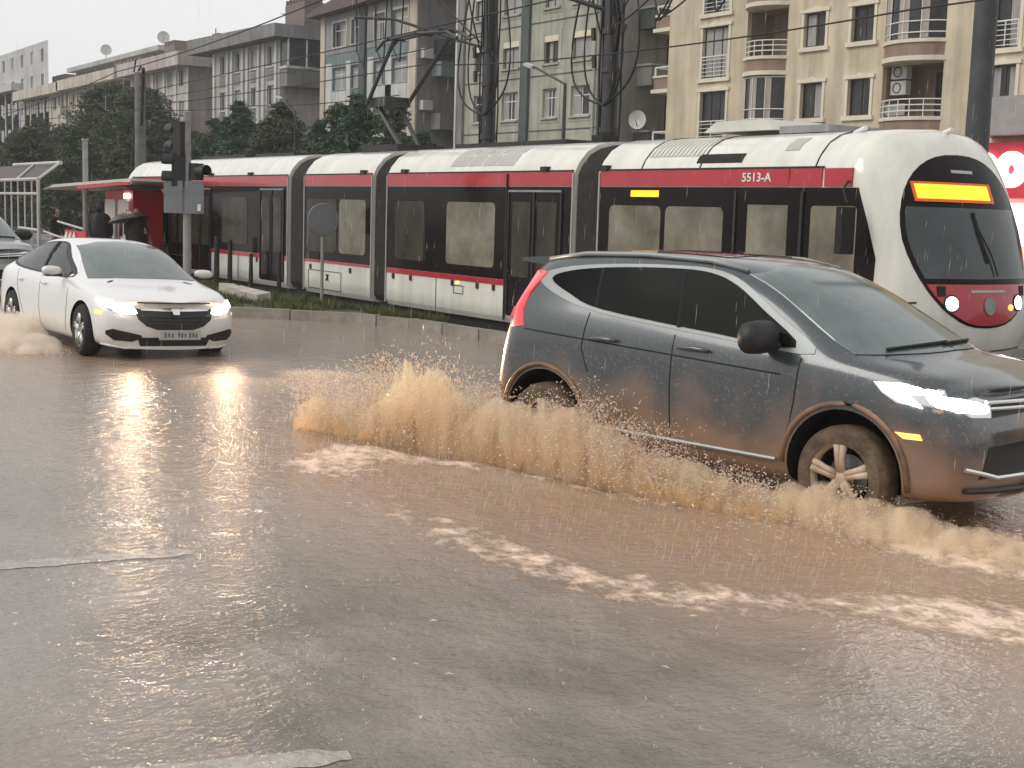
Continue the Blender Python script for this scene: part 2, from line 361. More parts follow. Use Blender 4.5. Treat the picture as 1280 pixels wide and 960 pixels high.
thin = .65*sstep(-8.0, -5.5, X)*sstep(5.0, 4.0, Y)*sstep(1.2, 2.2, Y)+.12*sstep(3.5, 2, Y)  # darkness painted in where the water mirrors the dark SUV
road = np_mesh('road', np.stack([X, Y, z], 1), F, 'muddy_water', smooth=True, kind='structure')
ca = road.data.color_attributes.new('silt', 'FLOAT_COLOR', 'POINT')
ca.data.foreach_set('color', np.stack([silt, foam, np.clip(thin, 0, 1), np.ones_like(X)], 1).astype('f').ravel())
mat('ground_far', (.10, .095, .085), .8, c2=(.05, .06, .035), vs=.3)
MB().bb(-900, 500, -600, 900, -.6, -.12).build('ground', 'ground_far', kind='structure')
mat('track_bed', (.09, .08, .07), .6, c2=(.05, .045, .04), vs=5, bump=.7, bs=18)
MB().bb(-300, 60, 11.3, 18.6, -.1, .03).build('tram_track_bed', 'track_bed', kind='structure')
MB().bb(-300, 60, 19.2, 42.1, -.1, .02).build('far_pavement', 'track_bed', kind='structure')
for yy in (12.15, 13.55, 16.5, 17.9):
    tag(MB().bb(-200, 40, yy-.035, yy+.035, .03, .16).build('rail', 'grey_metal'), ['steel tram rail under the near edge of the tram', 'steel tram rail under the far edge of the tram', 'nearer steel rail of the empty track behind the tram', 'farther steel rail of the empty track behind the tram'][[12.15, 13.55, 16.5, 17.9].index(yy)], 'rail')
# lane markings
def bvh_q(me): return BVHTree.FromPolygons([v.co for v in me.vertices], [tuple(p.vertices) for p in me.polygons])
bRoad = bvh_q(road.data)
def paint_bar(pts):
    (x0, y0), (x1, y1), w = pts; d = Vector((x1-x0, y1-y0)); n = int(d.length/.05); d.normalize(); q = Vector((-d.y, d.x)); mb = MB(); k = 5; vs = []
    for i in range(n+1):
        t = i/n; e = .5*w*(1+.16*math.sin(i*1.9)*math.sin(i*.7))*(1 if i < n-1 else .6)
        for j in range(k):
            p = Vector((x0+(x1-x0)*t, y0+(y1-y0)*t))+q*e*(2*j/(k-1)-1); h = bRoad.ray_cast(Vector((p.x, p.y, 2)), Vector((0, 0, -1)))
            vs.append((p.x, p.y, (h[0].z if h[0] else 0)+.003))
    mb.add(vs, [(i*k+j, i*k+j+1, (i+1)*k+j+1, (i+1)*k+j) for i in range(n) for j in range(k-1)])
    return mb.build('lane_marking', 'road_paint_wet', kind='structure', smooth=True)
paint_bar(((-7.9, -.4), (-7.42, 2.67), .16))
paint_bar(((-4.95, -.3), (-4.33, 2.16), .15))

# the island between road and track
isl = [(-60, 9.0), (-30, 8.85), (-24.5, 8.75), (-23.0, 8.95), (-22.2, 9.8), (-21.4, 10.5), (-20, 11.0), (-18, 11.16), (-16.5, 11.24), (-16.5, 11.32), (-60, 11.32)]
MB().prism(isl, -.1, .13, 'z').build('grass_island', 'track_bed', kind='structure')
edge = isl[:9]
kerb_n = 0
for (x0, y0), (x1, y1) in zip(edge[1:-1], edge[2:]):
    L_ = math.hypot(x1-x0, y1-y0); n = max(1, round(L_/.9)); ang = math.atan2(y1-y0, x1-x0)
    for i in range(n):
        t = (i+.5)/n; o = MB().box((0, 0, 0), (L_/n-.03, .16, .24)).build('kerbstone', 'kerb')
        o.location = (x0+(x1-x0)*t, y0+(y1-y0)*t, .055+.006*math.sin(kerb_n*2.7)); o.rotation_euler = (0, 0, ang); o.parent = bpy.data.objects['grass_island']; kerb_n += 1
for i, (x, y) in enumerate(((-26.5, 10.35), (-25.6, 10.25), (-24.6, 10.1))):
    o = MB().box((0, 0, .1), (.75, .3, .24)).build('kerb_block', 'kerb_pale'); o.location = (x, y, .12); o.rotation_euler = (.1*i-.05, .05, -.1+.12*i)
    tag(o, ['loose pale kerb block on the grass, leftmost of three', 'loose pale kerb block on the grass, middle of three', 'loose pale kerb block on the grass, nearest the round sign pole'][i], 'kerb block', 'loose kerb blocks on the grass island')
# grass
def grass(x0, x1, ylo, yhi, n, h=.12):
    V = []; F = []
    px = rng.uniform(x0, x1, n); py = rng.uniform(0, 1, n)
    for i in range(n):
        lo = ylo(px[i]); y = lo+(yhi-lo)*py[i]
        if vnoise(np.array([px[i]*1.3]), np.array([y*2.0]), 9)[0] < .33: continue
        a_ = random.uniform(0, 6.28); hh = h*random.uniform(.4, 1.4)*(1.5 if random.random() < .06 else 1); w = .012
        dx, dy = math.cos(a_)*w, math.sin(a_)*w; lx, ly = random.gauss(0, .05), random.gauss(0, .05)
        k = len(V)
        V += [(px[i]-dx, y-dy, .12), (px[i]+dx, y+dy, .12), (px[i]+lx*.5+dx*.6, y+ly*.5, .12+hh*.6), (px[i]+lx-dx*.2, y+ly, .12+hh)]
        F.append((k, k+1, k+2, k+3))
    return V, F
def isl_y(x):
    for (x0, y0), (x1, y1) in zip(edge[:-1], edge[1:]):
        if x0 <= x <= x1: return y0+(y1-y0)*(x-x0)/(x1-x0)+.1
    return 9
V, F = grass(-33, -19.2, isl_y, 11.3, 26000)
tag(np_mesh('grass', V, F, 'grass_blade', kind='stuff'), 'rough green grass covering the island beside the tram track', 'grass')
del V, F

# ------------------------------------------------------------ conforming patches (lamps, glass, trim laid on a curved body)
def bvh_of(me):
    return BVHTree.FromPolygons([v.co for v in me.vertices], [tuple(p.vertices) for p in me.polygons])
def smooth_poly(pts, n=4):
    """closed Catmull-Rom through the points"""
    out = []; N = len(pts)
    for i in range(N):
        p0, p1, p2, p3 = [Vector(pts[(i+k) % N]) for k in (-1, 0, 1, 2)]
        for k in range(n):
            t = k/n; out.append(.5*((2*p1)+(p2-p0)*t+(2*p0-5*p1+4*p2-p3)*t*t+(3*p1-p0-3*p2+p3)*t**3))
    return [tuple(o) for o in out]
def basis(d):
    d = Vector(d).normalized(); v = Vector((0, 0, 1)); u = v.cross(d).normalized() if abs(d.z) < .95 else Vector((1, 0, 0)); v = d.cross(u).normalized()
    if v.z < 0: v = -v
    return d, u, v
def patch(name, bvh, poly, d, m, parent, off=.006, thick=.012, step=.08, plane='side', org=None, label=None, smooth=40):
    """poly is (x,z) for plane 'side', (y,z) for 'front', (x,y) for 'top'; each vertex is dropped on the body along d"""
    d = Vector(d).normalized()
    to3 = {'side': lambda p: Vector((p[0], 0, p[1])), 'front': lambda p: Vector((0, p[0], p[1])), 'top': lambda p: Vector((p[0], p[1], 0))}[plane]
    ax = {'side': (0, 2), 'front': (1, 2), 'top': (0, 1)}[plane]
    bm = bmesh.new(); vs = [bm.verts.new(to3(p)) for p in poly]; bm.faces.new(vs)
    lo = [min(p[i] for p in poly) for i in (0, 1)]; hi = [max(p[i] for p in poly) for i in (0, 1)]
    for k in (0, 1):
        t = lo[k]+step
        while t < hi[k]-step*.25:
            co = Vector((0, 0, 0)); co[ax[k]] = t; no = Vector((0, 0, 0)); no[ax[k]] = 1
            bmesh.ops.bisect_plane(bm, geom=bm.verts[:]+bm.edges[:]+bm.faces[:], plane_co=co, plane_no=no); t += step
    org = Vector(org) if org else Vector((0, 0, 0))
    last = None; miss = []
    for v in bm.verts:
        o = v.co+org-d*6; h = bvh.ray_cast(o, d)
        if h[0] is None:
            h = bvh.find_nearest(v.co+org+d*0)
        n = h[1] if h[1].dot(d) < 0 else -h[1]
        v.co = h[0]+n*off
    bm.normal_update()
    r = bmesh.ops.extrude_face_region(bm, geom=bm.faces[:]) if thick else None
    if thick:
        for g in r['geom']:
            if isinstance(g, bmesh.types.BMVert): g.co += d*thick
    bmesh.ops.recalc_face_normals(bm, faces=bm.faces)
    me = bpy.data.meshes.new(name); bm.to_mesh(me); bm.free()
    return link(name, me, m, parent, smooth, label=label)
def cline(bvh, pts, d, r, plane='side', off=.0, n=5, sub=4, mb=None, close=False):
    """thin tube following the body"""
    to3 = {'side': lambda p: Vector((p[0], 0, p[1])), 'front': lambda p: Vector((0, p[0], p[1])), 'top': lambda p: Vector((p[0], p[1], 0))}[plane]
    d = Vector(d).normalized(); P_ = []
    q = list(pts)+([pts[0]] if close else [])
    for a_, b2 in zip(q[:-1], q[1:]):
        for k in range(sub): P_.append(to3((a_[0]+(b2[0]-a_[0])*k/sub, a_[1]+(b2[1]-a_[1])*k/sub)))
    P_.append(to3(q[-1])); out = []
    for p in P_:
        h = bvh.ray_cast(p-d*6, d)
        if h[0] is None: h = bvh.find_nearest(p)
        nn = h[1] if h[1].dot(d) < 0 else -h[1]
        out.append(h[0]+nn*off)
    for i in range(1, len(out)-1):
        mid = (out[i-1]+out[i+1])/2
        if plane == 'side' and abs(out[i].y-mid.y) > .015: out[i].y = mid.y
    (mb if mb is not None else MB()).tube(out, r, n) if mb is not None else None
    return out

# ------------------------------------------------------------ TRAM
TY, YC = 11.62, 12.82
tram = thing('tram', 'long white and red low floor tram with dark window band and round nosed cab', 'tram', (-10.0, YC, .15))
TO = Vector((-10.0, YC, .15))
def T(x, y, z): return (x-TO.x, y-TO.y, z-TO.z)
half = [(0, .22), (.9, .22), (1.14, .26), (1.2, .36), (1.2, .9), (1.2, 1.6), (1.2, 2.3), (1.19, 2.6), (1.12, 2.74), (.98, 2.9), (.8, 3.0), (.55, 3.06), (0, 3.09)]
ring_yz = [(-y, z) for y, z in half]+[(y, z) for y, z in half[-2:0:-1]]   # camera side first
def dense(ring, k=3):
    out = []
    for i in range(len(ring)):
        (a0, b0), (a1, b1) = ring[i], ring[(i+1) % len(ring)]
        for t in range(k): out.append((a0+(a1-a0)*t/k, b0+(b1-b0)*t/k))
    return out
ring_yz = dense(ring_yz)
def nose_x(y, z):
    return -9.93-.22*abs(y/1.0)**2.3-(.62*max(0, (z-.95)/1.9)**1.6)-(.30*max(0, (.95-z)/.7)**2)
def tram_body(x0, x1, nose=0):
    mb = MB(); rings = []
    N = len(ring_yz)
    if nose == 0: rings = [[(x0, y, z) for y, z in ring_yz], [(x1, y, z) for y, z in ring_yz]]
    else:
        rings.append([(x0, y, z) for y, z in ring_yz])
        rings.append([(x1-1.4, y, z) for y, z in ring_yz])
        cz = 1.62
        for k in [1., .992, .975, .95, .915, .87, .81, .73, .62, .48, .32, .15]:
            rg = []
            for y, z in ring_yz:
                yy = y*k; zz_ = cz+(z-cz)*k
                rg.append((nose_x(yy, zz_)-.22*(1-math.sqrt(max(0, 1-k**12))), yy, zz_))
            rings.append(rg)
    vs = [v for r_ in rings for v in r_]
    fs = [(i*N+k, i*N+(k+1) % N, (i+1)*N+(k+1) % N, (i+1)*N+k) for i in range(len(rings)-1) for k in range(N)]
    if nose:
        vs.append((nose_x(0, cz), 0, cz)); m_ = len(vs)-1; l = (len(rings)-1)*N
        fs += [(l+k, l+(k+1) % N, m_) for k in range(N)]
    else: fs.append(tuple((len(rings)-1)*N+k for k in range(N)))
    fs.append(tuple(range(N)))
    if nose == -1: vs = [(x0+(x0-v[0]) if False else v[0], v[1], v[2]) for v in vs]
    mb.v = [(x-TO.x, y, z-TO.z) for x, y, z in vs]; mb.f = fs
    return mb
mods = [(-15.75, -9.9), (-22.15, -16.34), (-25.74, -22.72), (-38.2, -26.54)]
front = tram_body(-15.75, -9.93, 1).build('cab_body', 'tram_white', tram, smooth=35)
bF = bvh_of(front.data)
for i, (x0, x1) in enumerate(mods[1:3]): tram_body(x0, x1).build('car_body', 'tram_white', tram, smooth=35)
# the rear cab: same nose, turned round
rb = tram_body(-15.75, -9.93, 1); s0 = -15.75-TO.x; e0 = -9.93-TO.x
rb.v = [((x-e0)*-1*1.0, -y, z) for x, y, z in rb.v]
xr0 = -38.3-TO.x; Lr = (-26.54)-(-38.3); sc = max(abs(v[0]) for v in rb.v)
rb.v = [(xr0+(x if x < 2.4 else 2.4+(x-2.4)*(Lr-2.4)/(sc-2.4)), y, z) for x, y, z in rb.v]
rear = rb.build('cab_body', 'tram_white', tram, smooth=35); bR = bvh_of(rear.data)
# bellows
for x0, x1 in ((-16.34, -15.75), (-22.72, -22.15), (-26.54, -25.74)):
    mb = MB(); n = 9; rings = []
    for i in range(n*2+1):
        k = .965 if i % 2 else .93; x = x0+(x1-x0)*i/(n*2)
        rings.append([(x-TO.x, y*k, 1.6+(z-1.6)*k-TO.z) for y, z in ring_yz])
    N = len(ring_yz); mb.v = [v for r_ in rings for v in r_]
    mb.f = [(i*N+k, i*N+(k+1) % N, (i+1)*N+(k+1) % N, (i+1)*N+k) for i in range(len(rings)-1) for k in range(N)]
    mb.build('bellows', 'bellows', tram)
def tb(name, m, x0, x1, z0, z1, proud=.006, depth=.03, parent=tram, label=None, bev=0):
    """a panel on the camera side of the tram"""
    y = -1.2-proud
    mb = MB(); poly = [(x0-TO.x, z0-TO.z), (x1-TO.x, z0-TO.z), (x1-TO.x, z1-TO.z), (x0-TO.x, z1-TO.z)]
    if bev:
        cx, cz, hx_, hz = (x0+x1)/2-TO.x, (z0+z1)/2-TO.z, abs(x1-x0)/2, (z1-z0)/2; poly = []
        for sx_, sz_, a0 in ((1, 1, 0), (-1, 1, 90), (-1, -1, 180), (1, -1, 270)):
            for k in range(5):
                t = R(a0+22.5*k); poly.append((cx+sx_*(hx_-bev)+bev*math.cos(t), cz+sz_*(hz-bev)+bev*math.sin(t)))
    mb.prism(poly, y, y+depth)
    return mb.build(name, m, parent, label=label)
def both_sides(o):
    pass
def tube_t(name, m, pts, r, parent=tram, n=6):
    return MB().tube([T(*p) for p in pts], r, n).build(name, m, parent)
# bands
for (x0, x1) in ((-22.12, -16.37), (-25.71, -22.75), (-37.6, -26.57)):
    x0b = -36.9 if x0 < -30 else x0
    g = tb('glazing_band', 'tram_glazing', x0b, x1, .93 if x0 > -30 else .93, 2.38, .008)
    tb('red_band', 'tram_red', x0b, x1, 2.39, 2.60, .012)
    tb('red_stripe', 'tram_red', x0b if x0 > -23 else x0b, x1, .84, .925, .012) if x0 > -23 or x0 < -30 else tb('red_stripe', 'tram_red', x0b, x1, .88, .925, .012)
    tb('drip_rail', 'dark_metal', x0b, x1, 2.605, 2.625, .02)
    tube_t('end_strip', 'trim_grey', [(x1+.015, TY-.012, .3), (x1+.015, TY-.012, 2.58)], .018)
    if x0 > -30: tube_t('end_strip', 'trim_grey', [(x0-.015, TY-.012, .3), (x0-.015, TY-.012, 2.58)], .018)
g1 = patch('glazing_band', bF, [(-15.7-TO.x, .93-.15), (-10.70-TO.x, .93-.15), (-10.56-TO.x, 1.2-.15), (-10.55-TO.x, 1.6-.15), (-10.70-TO.x, 2.0-.15), (-10.86-TO.x, 2.38-.15), (-15.7-TO.x, 2.38-.15)], (0, 1, 0), 'tram_glazing', tram, .008, .02, .25)
tb('red_band', 'tram_red', -15.7, -11.95, 2.39, 2.60, .012); tb('red_band', 'tram_red', -11.93, -11.42, 2.39, 2.60, .012); tb('red_band', 'tram_red', -11.38, -10.95, 2.39, 2.60, .010)
tb('red_stripe', 'tram_red', -15.7, -11.2, .84, .925, .012)
tb('drip_rail', 'dark_metal', -15.7, -11.4, 2.605, 2.625, .02)
tube_t('end_strip', 'trim_grey', [(-15.71, TY-.012, .3), (-15.71, TY-.012, 2.58)], .018)
# windows
def pane(x0, x1, z0=1.12, z1=2.13, m='tram_pane', bev=.09): return tb('window_pane', m, x0, x1, z0, z1, .014, .02, bev=bev)
for a0, a1, mm in ((-15.45, -14.32, 'tram_pane'), (-14.22, -13.08, 'tram_pane'), (-21.8, -20.75, 'tram_pane_dark'), (-19.98, -18.46, 'tram_pane'), (-25.6, -24.22, 'tram_pane_dark'), (-24.1, -22.98, 'tram_pane'),
                   (-30.3, -28.75, 'tram_pane_dark'), (-36.2, -34.6, 'tram_pane_dark')): pane(a0, a1, 1.1, 2.13, mm)
pane(-11.56, -10.85, 1.05, 2.17, 'tram_pane', .05)
tb('opening_line', 'dark_metal', -20.72, -20.70, 1.1, 2.1, .016)
# doors: leaves with their own pane
def door(x0, x1, m='tram_pane_dark'):
    mid = (x0+x1)/2; y_ = .84
    d = tb('door', 'tram_glazing', x0, x1, .38, 2.3, .016)
    for fx in (x0, mid, x1): MB().bb(fx-.018-TO.x, fx+.018-TO.x, -1.232, -1.2, .25, 2.16).build('door_edge', 'dark_metal', d)
    MB().bb(x0-TO.x, x1-TO.x, -1.235, -1.2, 2.15, 2.18).build('door_header', 'grey_metal', d)
    for c0, c1 in ((x0+.12, mid-.1), (mid+.1, x1-.12)):
        MB().bb(c0-TO.x, c1-TO.x, -1.226, -1.2, .85, 2.0).build('door_pane', m, d)
    return d
door(-18.05, -16.62); door(-28.0, -26.75); door(-32.4, -31.0); door(-33.9, -32.7)
d1 = tb('door', 'tram_glazing', -12.85, -11.7, .38, 2.33, .016)
for fx in (-12.85, -11.7): MB().bb(fx-.02-TO.x, fx+.02-TO.x, -1.235, -1.2, .25, 2.18).build('door_edge', 'dark_metal', d1)
MB().bb(-12.62-TO.x, -11.93-TO.x, -1.228, -1.2, .85, 2.02).build('door_pane', 'tram_pane', d1)
# side displays
tb('side_display', 'amber', -14.97, -14.38, 2.25, 2.335, .02); tb('side_display', 'amber_dim', -34.5, -33.7, 2.2, 2.3, .02)
# panel joints, latches, access hatches on the lower skirt
for x in (-20.3, -18.11, -12.9, -14.4, -29.3, -31.8, -34): tube_t('panel_joint', 'dark_metal', [(x, TY-.006, .26), (x, TY-.006, .84)], .006)
tube_t('corner_post', 'dark_metal', [(-18.11, TY-.02, .3), (-18.11, TY-.02, 2.58)], .022)
for x in (-21.85, -21.2, -19.75, -18.95, -18.45, -25.4, -23.6, -30.5, -28.2, -14.9, -13.5): tb('skirt_latch', 'dark_metal', x-.035, x+.035, .74, .835, .02)
tb('skirt_lamp', 'lamp_side', -19.6, -19.55, .78, .82, .03)
mb = MB()
for (x0, x1, z0, z1) in ((-25.5, -24.0, .36, .72), (-19.7, -19.4, .62, .75)):
    for p, q in (((x0, z0), (x1, z0)), ((x1, z0), (x1, z1)), ((x1, z1), (x0, z1)), ((x0, z1), (x0, z0))):
        mb.tube([T(p[0], TY-.004, p[1]), T(q[0], TY-.004, q[1])], .007, 4)
mb.build('hatch_outline', 'dark_metal', tram)
mb = MB()
for s_ in (-1, 1): mb.tube([T(-24.62-.05*s_, TY-.01, .66), T(-24.6, TY-.01, .61), T(-24.62+.05*s_, TY-.01, .54)], .014, 5)
mb.build('mascot_emblem', 'under_black', tram) if False else mb.build('emblem', 'under_black', tram)
# skirt underside
MB().bb(-38-TO.x, -10.9-TO.x, -1.05, 1.05, -.08, .1).build('bogie', 'under_black', tram)
# roof equipment (camera side)
def roof_pt(x, t):
    """t 0 at the gutter .. 1 on top, on the camera side of the roof"""
    pts = [(-1.19, 2.6), (-1.12, 2.74), (-.98, 2.9), (-.8, 3.0), (-.55, 3.06), (0, 3.09)]
    s = t*(len(pts)-1); i = min(int(s), len(pts)-2); f = s-i
    return Vector((x-TO.x, pts[i][0]+(pts[i+1][0]-pts[i][0])*f, pts[i][1]+(pts[i+1][1]-pts[i][1])*f-TO.z))
def roof_panel(name, m, x0, x1, t0, t1, off=.008, lab=None):
    mb = MB(); n = 5; vs = []
    for i in range(n+1):
        t = t0+(t1-t0)*i/n; p0 = roof_pt(x0, t); p1 = roof_pt(x1, t); nn = Vector((0, -.7, .6))*off
        vs += [p0+nn, p1+nn, p0-nn, p1-nn]
    fs = []
    for i in range(n):
        a_ = 4*i; fs += [(a_, a_+1, a_+5, a_+4), (a_+2, a_+6, a_+7, a_+3), (a_, a_+4, a_+6, a_+2), (a_+1, a_+3, a_+7, a_+5)]
    fs += [(0, 2, 3, 1), (4*n, 4*n+1, 4*n+3, 4*n+2)]
    return mb.add(vs, fs).build(name, m, tram)
mat('vent_grey', (.42, .42, .39), .5, var=.1); mat('roof_white', (.6, .59, .53), .35, var=.1)
for a0, a1 in ((-20.0, -19.5), (-19.46, -19.05), (-19.0, -18.62), (-18.58, -18.06)): roof_panel('roof_hatch', 'vent_grey', a0, a1, .35, 2.2/5)if False else roof_panel('roof_hatch', 'vent_grey', a0, a1, .3/5*1.0+.1, .62)
for i in range(13):
    x = -14.75+i*.085; roof_panel('vent_slat', 'roof_white', x, x+.05, .25, .68, .016)
roof_panel('roof_grille', 'under_black', -13.7, -12.85, .12, .27, .012)
roof_panel('roof_vent', 'vent_grey', -12.2, -11.97, .3, .55)
for x in (-14.8, -13.6, -11.55):
    tbp = [roof_pt(x, t)+Vector((0, -.004, .004)) for t in [i/12 for i in range(13)]]; MB().tube(tbp, .009, 5).build('roof_seam', 'dark_metal', tram)
mb = MB(); mb.prism([(-14.35-TO.x, 2.98), (-13.0-TO.x, 2.98), (-13.15-TO.x, 3.12), (-14.1-TO.x, 3.12)], -.5, .5); mb.build('roof_unit', 'roof_white', tram)
MB().bb(-12.95-TO.x, -12.1-TO.x, -.45, .5, 2.93, 3.02).build('roof_unit', 'grey_metal', tram)
for x0, x1 in ((-21.2, -17.8), (-24.9, -23.6), (-34, -31), (-30.4, -28.2)): MB().bb(x0-TO.x, x1-TO.x, -.35, .5, 2.9, 3.0).build('roof_unit', 'dark_metal', tram)
MB().bb(-17.4-TO.x, -17.1-TO.x, -.15, .15, 2.93, 3.06).build('roof_unit', 'under_black', tram)
for x in (-21.5, -17.1, -23.1, -28.6, -31, -15.6): MB().bb(x-.08-TO.x, x+.08-TO.x, -1.24, -1.12, 2.45, 2.53).build('roof_clip', 'dark_metal', tram)
for x, y in ((-11.5, -.62), (-10.85, .1)):
    MB().tube([T(x, YC+y, 3.03), T(x+.16, YC+y, 3.09)], [.035, .03], 8).build('roof_lamp', 'white_paint', tram)
# mirror arm and mirror
MB().tube([T(-11.0, TY-.02, 2.45), T(-10.85, TY-.25, 2.35), T(-10.75, TY-.28, 2.2)], .015, 6).build('mirror_arm', 'under_black', tram)
MB().box(T(-10.76, TY-.28, 1.9), (.10, .2, .52)).build('wing_mirror', 'under_black', tram)
# the oval front mask
fd = (-1, 0, 0)
oval = []
for i in range(44):
    t = 2*math.pi*i/44; y_, z_ = math.cos(t), math.sin(t)
    oval.append((1.01*math.copysign(abs(y_)**.82, y_)*(1-.10*min(0, z_)*-1), 1.67+.965*math.copysign(abs(z_)**.92, z_)))
def clip(poly, lo, hi):
    out = []
    for i in range(len(poly)):
        a_, b2 = poly[i], poly[(i+1) % len(poly)]
        for p, q in ((a_, b2),):
            ina = lo <= p[1] <= hi; 
            if ina: out.append(p)
            for zc in (lo, hi):
                if (p[1]-zc)*(q[1]-zc) < 0: t = (zc-p[1])/(q[1]-zc+zc-p[1]); out.append((p[0]+(q[0]-p[0])*t, zc))
    return out
mask = patch('front_mask', bF, oval, fd, 'tram_glazing', tram, .008, .03, .12, 'front')
ins = [(y_*.95, (z_-1.67)*.955+1.67) for y_, z_ in oval]
patch('windscreen', bF, clip(ins, 1.25, 2.03), fd, 'glass_tram', mask, .016, .02, .12, 'front')
patch('red_apron', bF, clip([(y_*.97, (z_-1.67)*.97+1.67) for y_, z_ in oval], .6, 1.19), fd, 'tram_red', tram, .02, .03, .12, 'front')
patch('destination_display', bF, [(-.76, 2.12), (.32, 2.12), (.32, 2.28), (-.76, 2.28)], fd, 'amber', mask, .03, .02, .2, 'front')
patch('display_frame', bF, [(-.79, 2.09), (.40, 2.09), (.40, 2.31), (-.79, 2.31)], fd, 'amber_dim', mask, .022, .02, .2, 'front')
patch('camera_slot', bF, [(-.2, 2.42), (.15, 2.42), (.15, 2.455), (-.2, 2.455)], fd, 'vent_grey', mask, .016, .02, .2, 'front')
for s_ in (-1, 1):
    c = [(.56*s_+.075*math.cos(t), .98+.075*math.sin(t)) for t in [k*math.pi/8 for k in range(16)]]
    patch('headlight_bezel', bF, [((y_-.56*s_)*1.3+.56*s_, (z_-.98)*1.3+.98) for y_, z_ in c], fd, 'under_black', tram, .03, .02, .1, 'front')
    patch('headlight', bF, c, fd, 'lamp_tram', tram, .04, .02, .1, 'front')
    patch('intake_slot', bF, [(.68*s_-.05, 1.06), (.68*s_+.05, 1.06), (.68*s_+.05, 1.17), (.68*s_-.05, 1.17)], fd, 'under_black', tram, .03, .02, .2, 'front')
patch('indicator', bF, [(.40+.05*math.cos(k*.785), .93+.035*math.sin(k*.785)) for k in range(8)], fd, 'lamp_side', tram, .03, .02, .1, 'front')
patch('badge', bF, [(-.0+.09*math.cos(k*.52), .95+.10*math.sin(k*.52)) for k in range(12)], fd, 'grey_metal', tram, .035, .02, .1, 'front')
patch('badge_bar', bF, [(-.28, 1.10), (.28, 1.10), (.28, 1.125), (-.28, 1.125)], fd, 'trim_grey', tram, .03, .02, .2, 'front')
wl_ = cline(bF, [(-.06, 1.98), (-.04, 1.75), (.03, 1.42)], fd, .014, 'front', .03); MB().tube(wl_, .016, 6).build('wiper', 'under_black', tram)
wl_ = cline(bF, [(-.05, 1.8), (.1, 1.5), (.16, 1.28)], fd, .014, 'front', .04); MB().tube(wl_, .009, 6).build('wiper_arm', 'under_black', tram)
MB().tube(cline(bF, [(-1.08, .98), (-1.0, .985), (-.95, .99)], fd, .01, 'front', .0), .012, 6).build('apron_joint', 'dark_metal', tram)
for z_ in (.45, .32): MB().tube(cline(bF, [(-.9, z_), (0, z_-.02), (.9, z_)], fd, .01, 'front', .005), .01, 6).build('bumper_joint', 'dark_metal', tram)
# fleet number
def text(name, body, size, m, parent, loc, rot, ext=.004, align='CENTER', sx=1):
    cu = bpy.data.curves.new(name, 'FONT'); cu.body = body; cu.size = size; cu.extrude = ext; cu.align_x = align; cu.align_y = 'CENTER'; cu.offset = size*.012; cu.resolution_u = 3
    ob = bpy.data.objects.new(name, cu); COL.objects.link(ob)
    me = bpy.data.meshes.new_from_object(ob.evaluated_get(bpy.context.evaluated_depsgraph_get())); COL.objects.unlink(ob); bpy.data.objects.remove(ob)
    me.transform(Matrix.Diagonal((sx, 1, 1, 1))); me.transform(Matrix.LocRotScale(Vector(loc), Matrix.Rotation(rot[0], 3, 'X').to_quaternion() if len(rot) == 1 else (Matrix.Rotation(rot[2], 3, 'Z') @ Matrix.Rotation(rot[0], 3, 'X')).to_quaternion(), None))
    me.materials.clear()
    return link(name, me, m, parent)
text('fleet_number', '5513-A', .15, 'white_paint', tram, T(-12.5, TY-.018, 2.495), (R(90),), sx=1.15)
# rear cab bits visible
patch('glazing_band', bR, [(-37.75-TO.x, 1.0), (-36.9-TO.x, .78), (-36.9-TO.x, 2.23), (-37.45-TO.x, 2.23)], (0, 1, 0), 'tram_glazing', tram, .008, .02, .25)
# pantograph on the roof
pb = thing('pantograph_holder', '', 'x'); bpy.data.objects.remove(pb)
pan = MB().bb(-24.6-TO.x, -23.1-TO.x, -.5, .5, 2.92, 3.05).build('pantograph', 'dark_metal', tram)
def pt(pts, r, nm='pantograph_arm'): return MB().tube([T(*p) for p in pts], r, 6).build(nm, 'mast', pan)
pt([(-23.4, 12.6, 3.1), (-24.2, 12.7, 3.6), (-24.75, 12.7, 4.05)], .055); pt([(-23.6, 13.1, 3.1), (-24.3, 13.0, 4.0)], .045)
MB().bb(-24.9-TO.x, -24.1-TO.x, -.25, .3, 3.82, 4.0).build('spring_box', 'mast', pan)
pt([(-24.78, 12.5, 4.0), (-24.0, 12.7, 5.26)], .04); pt([(-24.25, 13.1, 3.98), (-22.28, 12.9, 5.12)], .045)
mbp = MB()
for dy, dz in ((-.14, 0), (.14, .03)):
    mbp.tube([T(-24.75, YC+dy, 5.08), T(-24.4, YC+dy, 5.24+dz), T(-23.2, YC+dy, 5.27+dz), T(-22.0, YC+dy, 5.2+dz), T(-21.6, YC+dy, 5.05)], .03, 6)
for x in (-24.2, -23.1, -22.2): mbp.tube([T(x, YC-.2, 5.26), T(x, YC+.2, 5.26)], .025, 5)
mbp.build('pantograph_head', 'mast', pan)

